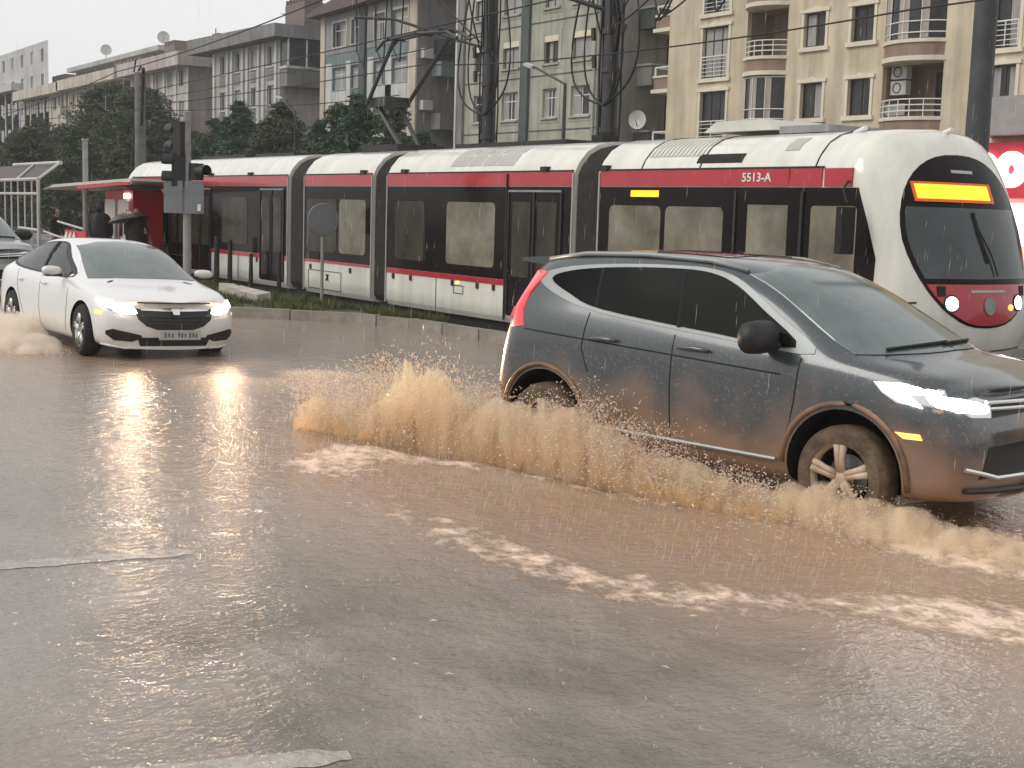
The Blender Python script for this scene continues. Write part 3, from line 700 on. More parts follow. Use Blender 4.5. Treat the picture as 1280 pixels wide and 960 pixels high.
# ------------------------------------------------------------ CARS
def body_mesh(stations, name, cuts, m_body, parent, roll=0, sub=2):
    N = len(stations[0]); me = bpy.data.meshes.new(name); vs = []; fs = []; 
    for st in stations:
        vs += [(x, -y, z) for x, y, z in st]+[(x, y, z) for x, y, z in st[-2:0:-1]]
    K = 2*N-2
    for i in range(len(stations)-1):
        for k in range(K): fs.append((i*K+k, i*K+(k+1) % K, (i+1)*K+(k+1) % K, (i+1)*K+k))
    for base, flip in ((0, 0), ((len(stations)-1)*K, 1)):
        for k in range(0, N-1):
            a_, b2 = base+k, base+k+1; c_, d_ = base+(K-k-1) % K, base+(K-k) % K
            q = (a_, b2, c_, d_) if k else (a_, b2, base+K-1)
            if k == N-2: q = (a_, b2, base+(K-k) % K)
            fs.append(q)
    me.from_pydata(vs, [], fs); bm = bmesh.new(); bm.from_mesh(me); bmesh.ops.recalc_face_normals(bm, faces=bm.faces); bm.to_mesh(me); bm.free()
    o = bpy.data.objects.new(name, me); COL.objects.link(o); md = o.modifiers.new('s', 'SUBSURF'); md.levels = md.render_levels = sub+1
    me.materials.append(M[m_body]); me.materials.append(M['well_black'])
    cutters = []
    for (x, z, r_, w0, w1) in cuts:
        for s_ in (-1, 1):
            mb = MB(); n = 40; poly = [(x+r_*math.cos(2*math.pi*k/n), z+r_*math.sin(2*math.pi*k/n)) for k in range(n)]
            mb.prism(poly, s_*w0, s_*w1); c = mb.build('cutter', None); c.data.materials.append(M['well_black']); cutters.append(c)
            bd = o.modifiers.new('b', 'BOOLEAN'); bd.operation = 'DIFFERENCE'; bd.object = c; bd.solver = 'EXACT'; bd.material_mode = 'TRANSFER'
    dg = bpy.context.evaluated_depsgraph_get(); dg.update(); em = bpy.data.meshes.new_from_object(o.evaluated_get(dg))
    bpy.data.objects.remove(o)
    for c in cutters: bpy.data.objects.remove(c)
    return link(name, em, None, parent, 30)
def prof(x, w, zf, zr, zm, zc, zs, zb, upper, lx=None):
    """one half section: floor, rocker, flank, crease, shoulder, belt, then upper points given as (x,y,z)"""
    lx = lx or [0]*7
    return [(x+lx[0], 0, zf), (x+lx[1], w*.86, zf), (x+lx[2], w*.965, zr), (x+lx[3], w*.995, zm), (x+lx[4], w, zc), (x+lx[5], w*.985, zs), (x+lx[6], w*.95, zb)]+upper
def wheel(name, parent, x, y, r_, w, rim_m, side, spokes=5, steer=0):
    t = bpy.data.objects.new(name, None)
    mb = MB(); pr_ = [(r_*.66, -w/2), (r_*.9, -w/2-.005), (r_*.985, -w*.36), (r_, -w*.2), (r_, w*.2), (r_*.985, w*.36), (r_*.9, w/2+.005), (r_*.66, w/2)]
    mb.lathe(pr_+[pr_[0]], n=36)
    tyre = mb.build(name, 'rubber_mud' if rim_m == 'rim_mud' else 'rubber', parent, smooth=50, loc=(x, y, r_)); tyre.rotation_euler = (0, 0, steer)
    rim = MB(); rim.lathe([(r_*.60, -w*.3*side*-1), (r_*.66, w*.46*side*-1*-1), (r_*.69, w*.5*side), (r_*.67, w*.42*side), (r_*.60, w*.2*side)], n=32)
    rm = rim.build('rim', rim_m, tyre, smooth=50)
    for k in range(spokes):
        a_ = 2*math.pi*k/spokes+.35
        m_ = MB()
        for off in (-.07, .07):
            v0 = Vector((math.cos(a_+off*3.2), 0, math.sin(a_+off*3.2)))*r_*.13; v1 = Vector((math.cos(a_+off*1.6), 0, math.sin(a_+off*1.6)))*r_*.64
            v0.y = w*.34*side; v1.y = w*.42*side
            m_.tube([v0, (v0+v1)/2+Vector((0, .012*side, 0)), v1], [.028, .022, .026], 6)
        m_.build('spoke', rim_m, rm, smooth=True)
    hb = MB().lathe([(0, w*.42*side), (r_*.12, w*.41*side), (r_*.18, w*.34*side), (r_*.18, 0)], n=20).build('hub', rim_m, rm, smooth=40)
    MB().lathe([(0, -w*.05*side), (r_*.42, -w*.05*side), (r_*.42, -w*.12*side), (0, -w*.12*side)], n=24).build('brake_disc', 'grey_metal', rm)
    MB().lathe([(0, -w*.2*side), (r_*.62, -w*.2*side)], n=24).build('dust_shield', 'well_black', rm)
    return tyre

# ---- the dark SUV: x forward from the front axle, y to its left; the camera sees its right side (y < 0)
def suv_body():
    W = .91; S = []
    def hood(x, w, zf, zr, zh, zc, dx=0):
        return prof(x, w, zf, zr, .52, .78, zh-.10, zh, [(x+dx, w*.86, zh+.03), (x+dx, w*.62, zc-.01), (x+dx, w*.34, zc+.01), (x+dx, 0, zc+.015)], [-.02, -.02, 0, .0, 0, -.01, -.01])
    # nose
    S.append([(.93, 0, .27), (.80, .66, .27), (.83, .73, .36), (.86, .76, .52), (.84, .77, .70), (.80, .75, .84), (.76, .73, .93), (.78, .62, .96), (.83, .45, .975), (.87, .25, .985), (.88, 0, .99)])
    S.append([(.84, 0, .24), (.66, .74, .24), (.66, .82, .34), (.67, .845, .52), (.66, .85, .72), (.62, .83, .87), (.6, .80, .97), (.62, .68, 1.005), (.66, .5, 1.03), (.7, .28, 1.04), (.72, 0, 1.045)])
    S.append(hood(.48, .89, .22, .31, 1.02, 1.075, .12))
    S.append(hood(.20, .905, .22, .3, 1.06, 1.12, .22))
    # cowl
    S.append(prof(-.06, W, .22, .3, .52, .80, 1.01, 1.10, [(.02, .80, 1.13), (.16, .62, 1.14), (.32, .36, 1.145), (.36, 0, 1.15)]))
    S.append(prof(-.26, W, .22, .3, .52, .80, 1.03, 1.115, [(-.22, .81, 1.20), (-.06, .68, 1.25), (.08, .38, 1.265), (.12, 0, 1.27)]))
    S.append(prof(-.75, W, .22, .3, .52, .80, 1.04, 1.125, [(-.68, .79, 1.35), (-.62, .70, 1.52), (-.44, .42, 1.545), (-.40, 0, 1.55)]))
    S.append(prof(-1.05, W, .22, .3, .52, .80, 1.06, 1.145, [(-1.02, .775, 1.40), (-1.00, .685, 1.655), (-.88, .46, 1.69), (-.84, 0, 1.70)]))
    S.append(prof(-1.35, W, .22, .3, .52, .81, 1.07, 1.16, [(-1.34, .77, 1.42), (-1.33, .68, 1.70), (-1.2, .50, 1.735), (-1.16, 0, 1.745)]))
    S.append(prof(-1.9, W, .22, .3, .52, .82, 1.09, 1.19, [(-1.9, .77, 1.44), (-1.9, .675, 1.72), (-1.9, .50, 1.75), (-1.9, 0, 1.765)]))
    S.append(prof(-2.4, W, .23, .31, .53, .84, 1.11, 1.23, [(-2.42, .765, 1.45), (-2.44, .665, 1.70), (-2.45, .49, 1.735), (-2.46, 0, 1.75)]))
    S.append(prof(-2.75, .905, .25, .33, .54, .86, 1.13, 1.27, [(-2.80, .75, 1.46), (-2.86, .65, 1.66), (-2.9, .47, 1.70), (-2.92, 0, 1.715)]))
    S.append([(-3.1, 0, .28), (-3.1, .76, .28), (-3.12, .85, .36), (-3.14, .885, .56), (-3.12, .885, .86), (-3.08, .865, 1.12), (-3.04, .82, 1.28), (-3.0, .72, 1.45), (-2.98, .61, 1.60), (-3.0, .45, 1.65), (-3.02, 0, 1.66)])
    S.append([(-3.36, 0, .34), (-3.33, .64, .34), (-3.36, .74, .42), (-3.38, .78, .58), (-3.28, .80, .88), (-3.22, .78, 1.12), (-3.17, .74, 1.27), (-3.10, .64, 1.42), (-3.08, .55, 1.55), (-3.08, .40, 1.60), (-3.09, 0, 1.61)])
    return S
suv_h = math.atan2(hX.y, hX.x)
nrm = Vector((-hX.y, hX.x))            # to the SUV's left
base = fwS+Vector((hX.y, -hX.x))*(-.80)   # axle centre: near wheel's outer face sits on the measured line
suv = thing('suv', 'dark grey five door SUV splashing through the flooded road with headlights on', 'car', (base.x, base.y, -.02), suv_h)
sb = body_mesh(suv_body(), 'body', [(0, .38, .42, .58, 1.2), (-2.66, .38, .42, .58, 1.2)], 'paint_suv', suv)
bS = bvh_of(sb.data)
RS = (0, 1, 0)   # from the right side inwards
out_w = [(-.27, 1.135), (-1.07, 1.18), (-2.15, 1.275), (-2.60, 1.37), (-2.90, 1.50), (-2.68, 1.59), (-2.2, 1.64), (-1.6, 1.66), (-1.22, 1.645), (-.95, 1.565), (-.62, 1.37)]
in_w = [(-.42, 1.165), (-1.07, 1.205), (-2.14, 1.30), (-2.50, 1.395), (-2.74, 1.50), (-2.56, 1.57), (-2.14, 1.615), (-1.6, 1.635), (-1.26, 1.62), (-1.01, 1.545), (-.74, 1.39)]
for s_, d in ((-1, (0, 1, 0)), (1, (0, -1, 0))):
    patch('window_trim', bS, smooth_poly(out_w, 4), d, 'suv_trim', suv, .006, .01, .12)
    g = patch('side_window', bS, smooth_poly(in_w, 4), d, 'glass_suv_side', suv, .013, .012, .12)
    for x0, x1, t_ in ((-1.40, -1.46, 0), (-2.2, -2.24, 0)):
        MB().tube(cline(bS, [(x0, 1.225 if x0 > -2 else 1.315), (x1, 1.60)], d, .02, 'side', .0), .021, 6).build('pillar_trim', 'under_black', g)
    # door seams, sills, handles
    sm = MB()
    for pts in ([(-.36, 1.1), (-.38, .8), (-.45, .42)], [(-1.42, 1.17), (-1.42, .8), (-1.40, .40)], [(-2.25, 1.27), (-2.28, 1.0), (-2.20, .82)], [(-2.9, 1.10), (-2.3, 1.07), (-.5, .98)]):
        cline(bS, pts, d, .006, 'side', -.001, mb=None); sm.tube(cline(bS, pts, d, .006, 'side', -.001), .006, 5)
    sm.build('door_seam', 'under_black', suv, kind='stuff')
    for x in (-1.22, -2.06):
        MB().tube(cline(bS, [(x-.13, 1.08), (x, 1.085), (x+.13, 1.08)], d, .02, 'side', .028, sub=2), [.012, .018, .02, .018, .012], 8).build('door_handle', 'paint_suv', suv, smooth=True)
    MB().tube(cline(bS, [(-.5, .40), (-1.4, .41), (-2.15, .42)], d, .02, 'side', .012), .014, 6).build('sill_trim', 'suv_trim', suv)
    # roof rail
    MB().tube([(-.98, s_*.62, 1.655), (-1.3, s_*.62, 1.71), (-1.9, s_*.62, 1.728), (-2.5, s_*.61, 1.71), (-2.9, s_*.59, 1.65)], .02, 6).build('roof_rail', 'suv_trim', suv, smooth=True)
    # arch lip
    for xa in (0, -2.66):
        pts = [(xa+.458*math.cos(t), .38+.458*math.sin(t)) for t in [R(a_) for a_ in range(-8, 190, 11)]]
        MB().tube(cline(bS, pts, d, .02, 'side', .004, sub=1), .02, 6).build('wheel_arch_trim', 'arch_mud', suv, smooth=True)
    # lamps
    dd = (-.75, .66*-s_, 0)
    hl = [(.30, .985), (.38, .90), (.50, .865), (.72, .83), (.90, .815), (.93, .86), (.84, .90), (.70, .94), (.5, .98)]
    wheel('wheel', suv, 0, s_*.80, .345, .22, 'rim_mud', s_, 5, R(-3)); wheel('wheel', suv, -2.66, s_*.80, .345, .22, 'rim_mud', s_, 5)
# headlights measured from the right side; the housing wraps the corner
for s_, d in ((-1, Vector((-.62, .78, 0))), (1, Vector((-.62, -.78, 0)))):
    def corner(pts): return [(y_*-s_*-1 if False else y_, z_) for y_, z_ in pts]
    # outline in the plane across the corner: t runs along the body from flank (0) to grille (1)
    ring = [(.20, .895, 1.005), (.27, .90, .94), (.36, .88, .885), (.60, .80, .84), (.76, .66, .815), (.84, .50, .80), (.87, .40, .83), (.84, .44, .885), (.78, .60, .935), (.60, .76, .985), (.40, .86, 1.01)]
    def wrap(name, ring, m, off, par, lab=None):
        poly = [(x, z_) for x, y_, z_ in ring]
        cx = sum(p[0] for p in ring)/len(ring); cz = sum(p[2] for p in ring)/len(ring); cy = sum(p[1] for p in ring)/len(ring)
        # map onto plane with normal d
        d_, u, v = basis(d); mb = MB(); vs = []; K = 5
        def drop(p):
            o = Vector((p[0], s_*p[1], p[2])); h = bS.ray_cast(o-d_*2, d_)
            if h[0] is None: h = bS.find_nearest(o)
            n_ = h[1] if h[1].dot(d_) < 0 else -h[1]
            return h[0]+n_*off
        n = len(ring); c = Vector((cx, cy, cz)); rings = []
        for k in range(K+1):
            f = 1-k/K*.98; rings.append([drop(c+(Vector(p)-c)*f) for p in ring])
        edge_ = [drop(p)+d_*.03 for p in ring]
        rings.insert(0, edge_)
        vs = [p for r_ in rings for p in r_]; fs = [(i*n+k, i*n+(k+1) % n, (i+1)*n+(k+1) % n, (i+1)*n+k) for i in range(len(rings)-1) for k in range(n)]
        fs.append(tuple((len(rings)-1)*n+k for k in range(n)))
        return mb.add(vs, fs).build(name, m, par, smooth=40, label=lab)
    h = wrap('headlight', ring, 'chrome', .006, suv)
    sc_ = lambda fx, fy, fz, sx_: [(fx+(x-fx)*sx_, fy+(y_-fy)*sx_, fz+(z_-fz)*sx_) for x, y_, z_ in ring]
    wrap('lamp_lens', sc_(.76, .60, .865, .52), 'lamp_suv', .016, h)
    wrap('daytime_lamp', [(.24, .90, .99), (.30, .895, .94), (.38, .875, .895), (.52, .84, .865), (.46, .86, .92), (.40, .865, .965), (.62, .78, .965), (.40, .86, 1.0)], 'lamp_suv', .014, h)
    wrap('fender_reflector', [(.38, .90, .70), (.44, .90, .665), (.56, .88, .665), (.54, .88, .70)], 'lamp_side', .012, suv)
    tl = [(-2.92, .88, 1.12), (-2.97, .85, 1.24), (-2.96, .79, 1.38), (-2.82, .68, 1.55), (-2.96, .60, 1.55), (-3.08, .68, 1.40), (-3.17, .74, 1.24), (-3.20, .76, 1.10), (-3.05, .84, 1.10)]
    d_old = d; d = Vector((.5, .86*-s_, 0)); 
    t_ = wrap('tail_light', tl, 'tail_red', .012, suv)
    wrap('tail_lamp_lens', [(-3.10, .80, 1.15), (-3.09, .79, 1.25), (-3.15, .76, 1.25), (-3.17, .76, 1.15)], 'tail_pale', .02, t_)
    wrap('rear_reflector', [(-3.20, .82, .60), (-3.20, .82, .64), (-3.32, .78, .64), (-3.32, .78, .60)], 'tail_pale', .014, suv)
    d = d_old
# mirrors
for s_ in (-1, 1):
    mb = MB(); mb.lathe([(0, -.13), (.06, -.125), (.092, -.09), (.1, 0), (.095, .08), (.06, .125), (0, .13)], n=14)
    mb.v = [(v[0]*.95, v[1]*1.35, v[2]*.95+.02*(abs(v[1]) < .1)*(1 if v[2] > 0 else -1)) for v in mb.v]
    mm = mb.build('wing_mirror', 'black_plastic', suv, smooth=True, loc=(-.60, s_*1.03, 1.23))
    MB().tube([(0, -.1*s_, -.05), (.05, -.2*s_, -.07)], .03, 6).build('mirror_arm', 'black_plastic', mm)
# windscreen, rear screen, sunroof
ws = [(-.77, 1.15), (-.5, 1.16), (0, 1.17), (.5, 1.16), (.77, 1.15), (.70, 1.40), (.63, 1.625), (.3, 1.685), (0, 1.695), (-.3, 1.685), (-.63, 1.625), (-.70, 1.40)]
patch('windscreen', bS, ws, (-1, 0, 0), 'glass_shield', suv, .006, .02, .07, 'front')
patch('rear_window', bS, [(-.62, 1.2), (.62, 1.2), (.5, 1.5), (-.5, 1.5)], (1, 0, 0), 'glass_suv_side', suv, .006, .02, .1, 'front')
patch('sunroof', bS, [(-1.28, -.42), (-1.28, .42), (-1.95, .42), (-1.95, -.42)], (0, 0, -1), 'sunroof_glass', suv, .006, .01, .15, 'top')
MB().prism([(-2.88, 1.675), (-3.22, 1.65), (-3.22, 1.62), (-2.92, 1.60)], -.58, .58).build('spoiler', 'paint_suv', suv)
wp = MB(); 
for y0, y1 in ((-.6, 0), (-.05, .6)): wp.tube(cline(bS, [(y0, 1.15), (y1, 1.16)], (-1, 0, -.2), .01, 'front', .02), .012, 5)
wp.build('wiper', 'under_black', suv)
# front: grille, bars, lower intake, plate, skid trim
fdir = (-1, 0, 0)
gr = patch('grille', bS, [(-.44, .80), (.44, .80), (.40, .90), (-.40, .90)], fdir, 'black_plastic', suv, .008, .02, .12, 'front')
for z_ in (.885, .845):
    MB().tube(cline(bS, [(-.5, z_+.01), (0, z_-.01), (.5, z_+.01)], fdir, .01, 'front', .03), .013, 6).build('grille_bar', 'chrome', gr)
patch('lower_intake', bS, [(-.58, .42), (.58, .42), (.5, .62), (-.5, .62)], fdir, 'black_plastic', suv, .008, .02, .12, 'front')
MB().tube(cline(bS, [(-.74, .50), (-.4, .42), (0, .40), (.4, .42), (.74, .50)], fdir, .01, 'front', .02), .016, 6).build('bumper_trim', 'chrome', suv)
MB().tube(cline(bS, [(-.70, .36), (0, .30), (.70, .36)], fdir, .01, 'front', .02), .02, 6).build('skid_trim', 'black_plastic', suv)
pl_ = MB().box((.96, 0, .66), (.02, .52, .11)).build('number_plate', 'plate_white', suv)

# ---- the white saloon
def sedan_body():
    W = .9; S = []
    S.append([(.90, 0, .14), (.74, .62, .14), (.76, .70, .22), (.80, .73, .36), (.80, .74, .50), (.76, .72, .60), (.72, .70, .66), (.76, .58, .685), (.82, .42, .70), (.87, .22, .71), (.88, 0, .71)])
    S.append([(.8, 0, .14), (.58, .76, .14), (.56, .84, .24), (.56, .86, .40), (.54, .86, .56), (.48, .84, .67), (.46, .80, .735), (.5, .66, .76), (.6, .48, .775), (.66, .26, .785), (.68, 0, .785)])
    def hood(x, w, zh, zc, dx): return prof(x, w, .14, .2, .36, .56, zh-.09, zh, [(x+dx*.4, w*.86, zh+.02), (x+dx, w*.62, zc-.005), (x+dx, w*.34, zc), (x+dx, 0, zc+.005)])
    S.append(hood(.25, .885, .80, .84, .08)); S.append(hood(-.1, W, .84, .885, .12))
    S.append(prof(-.42, W, .14, .2, .38, .58, .78, .875, [(-.34, .80, .90), (-.18, .62, .92), (-.04, .36, .93), (.0, 0, .935)]))
    S.append(prof(-.62, W, .14, .2, .38, .58, .79, .885, [(-.56, .785, .96), (-.42, .66, 1.02), (-.28, .38, 1.04), (-.24, 0, 1.045)]))
    S.append(prof(-.95, W, .14, .2, .38, .60, .80, .895, [(-.92, .76, 1.06), (-.86, .63, 1.22), (-.70, .42, 1.245), (-.66, 0, 1.25)]))
    S.append(prof(-1.3, W, .14, .2, .38, .61, .81, .90, [(-1.28, .745, 1.12), (-1.26, .60, 1.325), (-1.12, .42, 1.36), (-1.08, 0, 1.365)]))
    S.append(prof(-1.75, W, .14, .2, .38, .62, .82, .91, [(-1.75, .735, 1.14), (-1.75, .58, 1.36), (-1.7, .42, 1.405), (-1.68, 0, 1.415)]))
    S.append(prof(-2.25, W, .14, .2, .38, .63, .83, .925, [(-2.27, .73, 1.13), (-2.3, .57, 1.33), (-2.32, .42, 1.375), (-2.34, 0, 1.385)]))
    S.append(prof(-2.75, W, .15, .22, .38, .65, .84, .94, [(-2.82, .72, 1.08), (-2.88, .56, 1.20), (-2.92, .42, 1.235), (-2.94, 0, 1.245)]))
    S.append(prof(-3.1, .89, .16, .24, .4, .67, .86, .95, [(-3.2, .73, 1.0), (-3.28, .58, 1.05), (-3.32, .42, 1.07), (-3.34, 0, 1.08)]))
    S.append([(-3.5, 0, .2), (-3.46, .72, .2), (-3.46, .80, .28), (-3.48, .83, .42), (-3.46, .83, .66), (-3.44, .81, .86), (-3.44, .77, .93), (-3.46, .66, .95), (-3.5, .5, .965), (-3.5, .3, .97), (-3.5, 0, .975)])
    S.append([(-3.72, 0, .24), (-3.66, .6, .24), (-3.68, .68, .3), (-3.7, .72, .44), (-3.68, .73, .66), (-3.62, .71, .84), (-3.62, .68, .90), (-3.62, .58, .925), (-3.66, .42, .94), (-3.68, .25, .945), (-3.68, 0, .95)])
    return S
seD = Vector((.9977, .068)); base = Vector((-17.64, 4.96))+Vector((-seD.y, seD.x))*.83
def make_sedan(paint, shield, lit=True):
    c = thing('saloon_car', 'x', 'car', (0, 0, 0), 0)
    bd = body_mesh(sedan_body(), 'body', [(0, .31, .365, .58, 1.2), (-2.70, .31, .365, .58, 1.2)], paint, c); bv = bvh_of(bd.data)
    for s_, d in ((-1, (0, 1, 0)), (1, (0, -1, 0))):
        patch('window_trim', bv, smooth_poly([(-.52, .925), (-1.6, .925), (-2.6, .96), (-3.06, 1.04), (-2.85, 1.13), (-2.4, 1.275), (-1.8, 1.335), (-1.35, 1.315), (-.95, 1.16)], 4), d, 'black_plastic', c, .005, .01, .12)
        g = patch('side_window', bv, smooth_poly([(-.66, .95), (-1.6, .945), (-2.55, .98), (-2.85, 1.045), (-2.7, 1.12), (-2.35, 1.245), (-1.8, 1.31), (-1.38, 1.29), (-1.0, 1.13)], 4), d, 'glass_car_side', c, .010, .012, .12)
        MB().tube(cline(bv, [(-1.55, .94), (-1.66, 1.32)], d, .02, 'side', .010), .024, 6).build('pillar_trim', 'black_plastic', g)
        sm = MB()
        for pts in ([(-.48, .86), (-.5, .5), (-.56, .26)], [(-1.55, .9), (-1.54, .5), (-1.50, .24)], [(-2.5, .93), (-2.45, .7), (-2.2, .35)]): sm.tube(cline(bv, pts, d, .006, 'side', -.001), .005, 5)
        sm.build('door_seam', 'dark_metal', c, kind='stuff')
        for x in (-1.36, -2.32): MB().tube(cline(bv, [(x-.1, .80), (x, .805), (x+.1, .80)], d, .02, 'side', .022, sub=2), [.01, .015, .016, .015, .01], 8).build('door_handle', 'chrome' if False else paint, c, smooth=True)
        mb = MB(); mb.lathe([(0, -.12), (.05, -.11), (.075, -.07), (.08, 0), (.07, .08), (.04, .12), (0, .125)], n=14); mb.v = [(v[0]*.9, v[1], v[2]*.8) for v in mb.v]
        mm = mb.build('wing_mirror', paint, c, smooth=True, loc=(-.72, s_*1.01, .99))
        MB().box((-.01, -.02*s_, -.05), (.11, .2, .035)).build('mirror_base', 'black_plastic', mm)
        wheel('wheel', c, 0, s_*.80, .315, .21, 'rim_alloy', s_, 5, R(-4)); wheel('wheel', c, -2.70, s_*.80, .315, .21, 'rim_alloy', s_, 5)
        f = fdir = (-1, 0, 0)
        def P2(pts): return [(y_*-s_*-1, z_) for y_, z_ in pts]
        df = (-.8, -s_*.6, 0)
        def front(name, pts, m, off, par, direction=(-1, 0, 0)):
            return patch(name, bv, [(s_*y_, z_) for y_, z_ in pts], direction, m, par, off, .02, .07, 'front')
        h = front('headlight', [(.83, .725), (.70, .695), (.50, .645), (.38, .60), (.40, .545), (.62, .55), (.74, .585), (.81, .65)], 'grey_metal', .006, c)
        front('lamp_lens', [(.72, .685), (.60, .66), (.50, .63), (.47, .57), (.62, .56), (.72, .595)], 'lamp_warm' if lit else 'glass_car_side', .016, h)
        front('daytime_lamp', [(.83, .72), (.74, .70), (.71, .665), (.74, .62), (.81, .655)], 'lamp_white' if lit else 'glass_car_side', .016, h)
        front('fog_recess', [(.80, .36), (.74, .385), (.42, .315), (.40, .28), (.52, .235), (.72, .25), (.80, .32)], 'black_plastic', .008, c)
        front('fog_lamp', [(.72+.05*math.cos(k*.8), .315+.04*math.sin(k*.8)) for k in range(8)], 'dark_metal', .014, c)
        mk = patch('side_marker', bv, [(.40, .585), (.56, .575), (.55, .545), (.42, .55)], d, 'lamp_side', c, .008, .01, .1)
        front('tail_light', [(.70, .80), (.50, .79), (.50, .72), (.68, .72)], 'tail_red', .008, c, (1, 0, 0))
    fd_ = (-1, 0, 0)
    patch('windscreen', bv, [(-.70, .925), (-.4, .945), (0, .95), (.4, .945), (.70, .925), (.64, 1.10), (.55, 1.30), (.28, 1.355), (0, 1.37), (-.28, 1.355), (-.55, 1.30), (-.64, 1.10)], (-1, 0, 0), shield, c, .006, .02, .06, 'front')
    patch('rear_window', bv, [(-.58, 1.08), (.58, 1.08), (.5, 1.3), (-.5, 1.3)], (1, 0, -.3), 'glass_car_side', c, .006, .02, .1, 'front')
    g = patch('grille', bv, [(-.50, .62), (.50, .62), (.46, .50), (.36, .42), (.2, .37), (-.2, .37), (-.36, .42), (-.46, .50)], fd_, 'black_plastic', c, .008, .02, .1, 'front')
    patch('grille_bar', bv, [(-.43, .615), (0, .63), (.43, .615), (.42, .60), (.16, .592), (-.16, .592), (-.42, .60)], fd_, 'chrome', g, .022, .02, .1, 'front')
    for z_ in (.53, .49, .45): MB().tube(cline(bv, [(-.35, z_), (0, z_-.01), (.35, z_)], fd_, .01, 'front', .015), .007, 5).build('grille_slat', 'dark_metal', g)
    patch('badge', bv, [(-.05, .615), (.05, .615), (.04, .55), (-.04, .55)], fd_, 'chrome', g, .04, .02, .2, 'front')
    patch('lower_intake', bv, [(-.46, .285), (.46, .285), (.38, .08), (-.38, .08)], fd_, 'black_plastic', c, .008, .02, .1, 'front')
    for q in (-1, 1): MB().tube(cline(bv, [(q*.8, .20), (q*.6, .165), (q*.45, .155)], fd_, .02, 'front', .01), .016, 6).build('splitter', paint, c, smooth=True)
    MB().tube(cline(bv, [(-.46, .70), (0, .705), (.46, .70)], fd_, .01, 'front', .004), .008, 5).build('bonnet_gap', 'under_black', c)
    p = MB().box((.925, 0, .33), (.02, .52, .115)).build('number_plate', 'plate_white', c)
    k = MB()
    for i, y_ in enumerate([-.2, -.155, -.11, -.03, .01, .05, .11, .15, .19]): k.bb(.936, .94, y_, y_+.02, .30+.006*(i % 2), .36-.006*(i % 3))
    k.build('plate_characters', 'plate_ink', p)
    return c, bv
sedan, bv = make_sedan('paint_white', 'glass_shield_white_car')
sedan['label'] = 'white saloon car with bright headlights throwing spray in the flooded road'
sedan.scale = (1.055,)*3; sedan.location = (base.x, base.y, -.025); sedan.rotation_euler = (R(-1.6), 0, math.atan2(seD.y, seD.x))
# headlight beams (the lamps are lit in the photograph)
def beam(parent, x, y, z, power, col, size=R(54), aim=(1, 0, -.03), blend=.45):
    l = bpy.data.lights.new('headlight_beam', 'SPOT'); l.energy = power; l.color = col; l.spot_size = size; l.spot_blend = blend; l.shadow_soft_size = .06
    o = bpy.data.objects.new('headlight_beam', l); COL.objects.link(o); o.parent = parent; o.location = (x, y, z)
    o.rotation_euler = Vector(aim).to_track_quat('-Z', 'Y').to_euler(); return o
for s_ in (-1, 1): beam(sedan, .99, s_*.60, .62, 42 if s_ < 0 else 26, (1, .66, .40), R(140), (1, 0, -.05), 1.); beam(sedan, .98, s_*.60, .62, 1250, (1, .74, .48), R(52), (1, .12, .0), .7); beam(suv, 1.0, s_*.62, .87, 200, (.95, .97, 1))
# the grey car half hidden at the left edge: a second SUV
s2 = copy_tree(suv); s2.location = (-28.25, 5.9, 0); s2.rotation_euler = (0, 0, math.atan2(.12, .99))
s2['label'] = 'grey car cut off by the left edge of the photo behind the white saloon'; s2['category'] = 'car'
for o in s2.children_recursive:
    if o.type == 'LIGHT': bpy.data.objects.remove(o)
for o in s2.children:
    if o.name.startswith('body'):
        o.data = o.data.copy(); o.data.materials[0] = M['paint_grey']
for o in s2.children_recursive:
    if o.type == 'MESH' and o.data.materials and o.data.materials[0] and o.data.materials[0].name == 'lamp_suv':
        o.data = o.data.copy(); o.data.materials[0] = M['grey_metal']

# ------------------------------------------------------------ BUILDINGS along the far side of the avenue
FY = 42.4
def wb(mb, name, m, th, label=None, kind=None, smooth=False, root=None):
    """build a mesh given in world coordinates as a child (root: the top thing whose place is the origin)"""
    l = (root or th).location
    mb.v = [(v[0]-l.x, v[1]-l.y, v[2]-l.z) for v in mb.v]
    return mb.build(name, m, th, label=label, kind=kind, smooth=smooth)
def wall_holes(mb, x0, x1, z0, z1, holes, y=FY, depth=.25):
    xs_ = sorted({x0, x1, *[h[0] for h in holes], *[h[1] for h in holes]}); zs_ = sorted({z0, z1, *[h[2] for h in holes], *[h[3] for h in holes]})
    xs_ = [x for x in xs_ if x0 <= x <= x1]; zs_ = [z for z in zs_ if z0 <= z <= z1]
    for xa, xb in zip(xs_[:-1], xs_[1:]):
        for za, zb in zip(zs_[:-1], zs_[1:]):
            cx, cz = (xa+xb)/2, (za+zb)/2
            if any(h[0] < cx < h[1] and h[2] < cz < h[3] for h in holes): continue
            mb.add([(xa, y, za), (xb, y, za), (xb, y, zb), (xa, y, zb)], [(0, 1, 2, 3)])
    for xa, xb, za, zb in [h[:4] for h in holes]:
        v = [(xa, y, za), (xb, y, za), (xb, y, zb), (xa, y, zb)]; w = [(p[0], y+depth, p[2]) for p in v]
        mb.add(v+w, [(i, (i+1) % 4, (i+1) % 4+4, i+4) for i in range(4)])
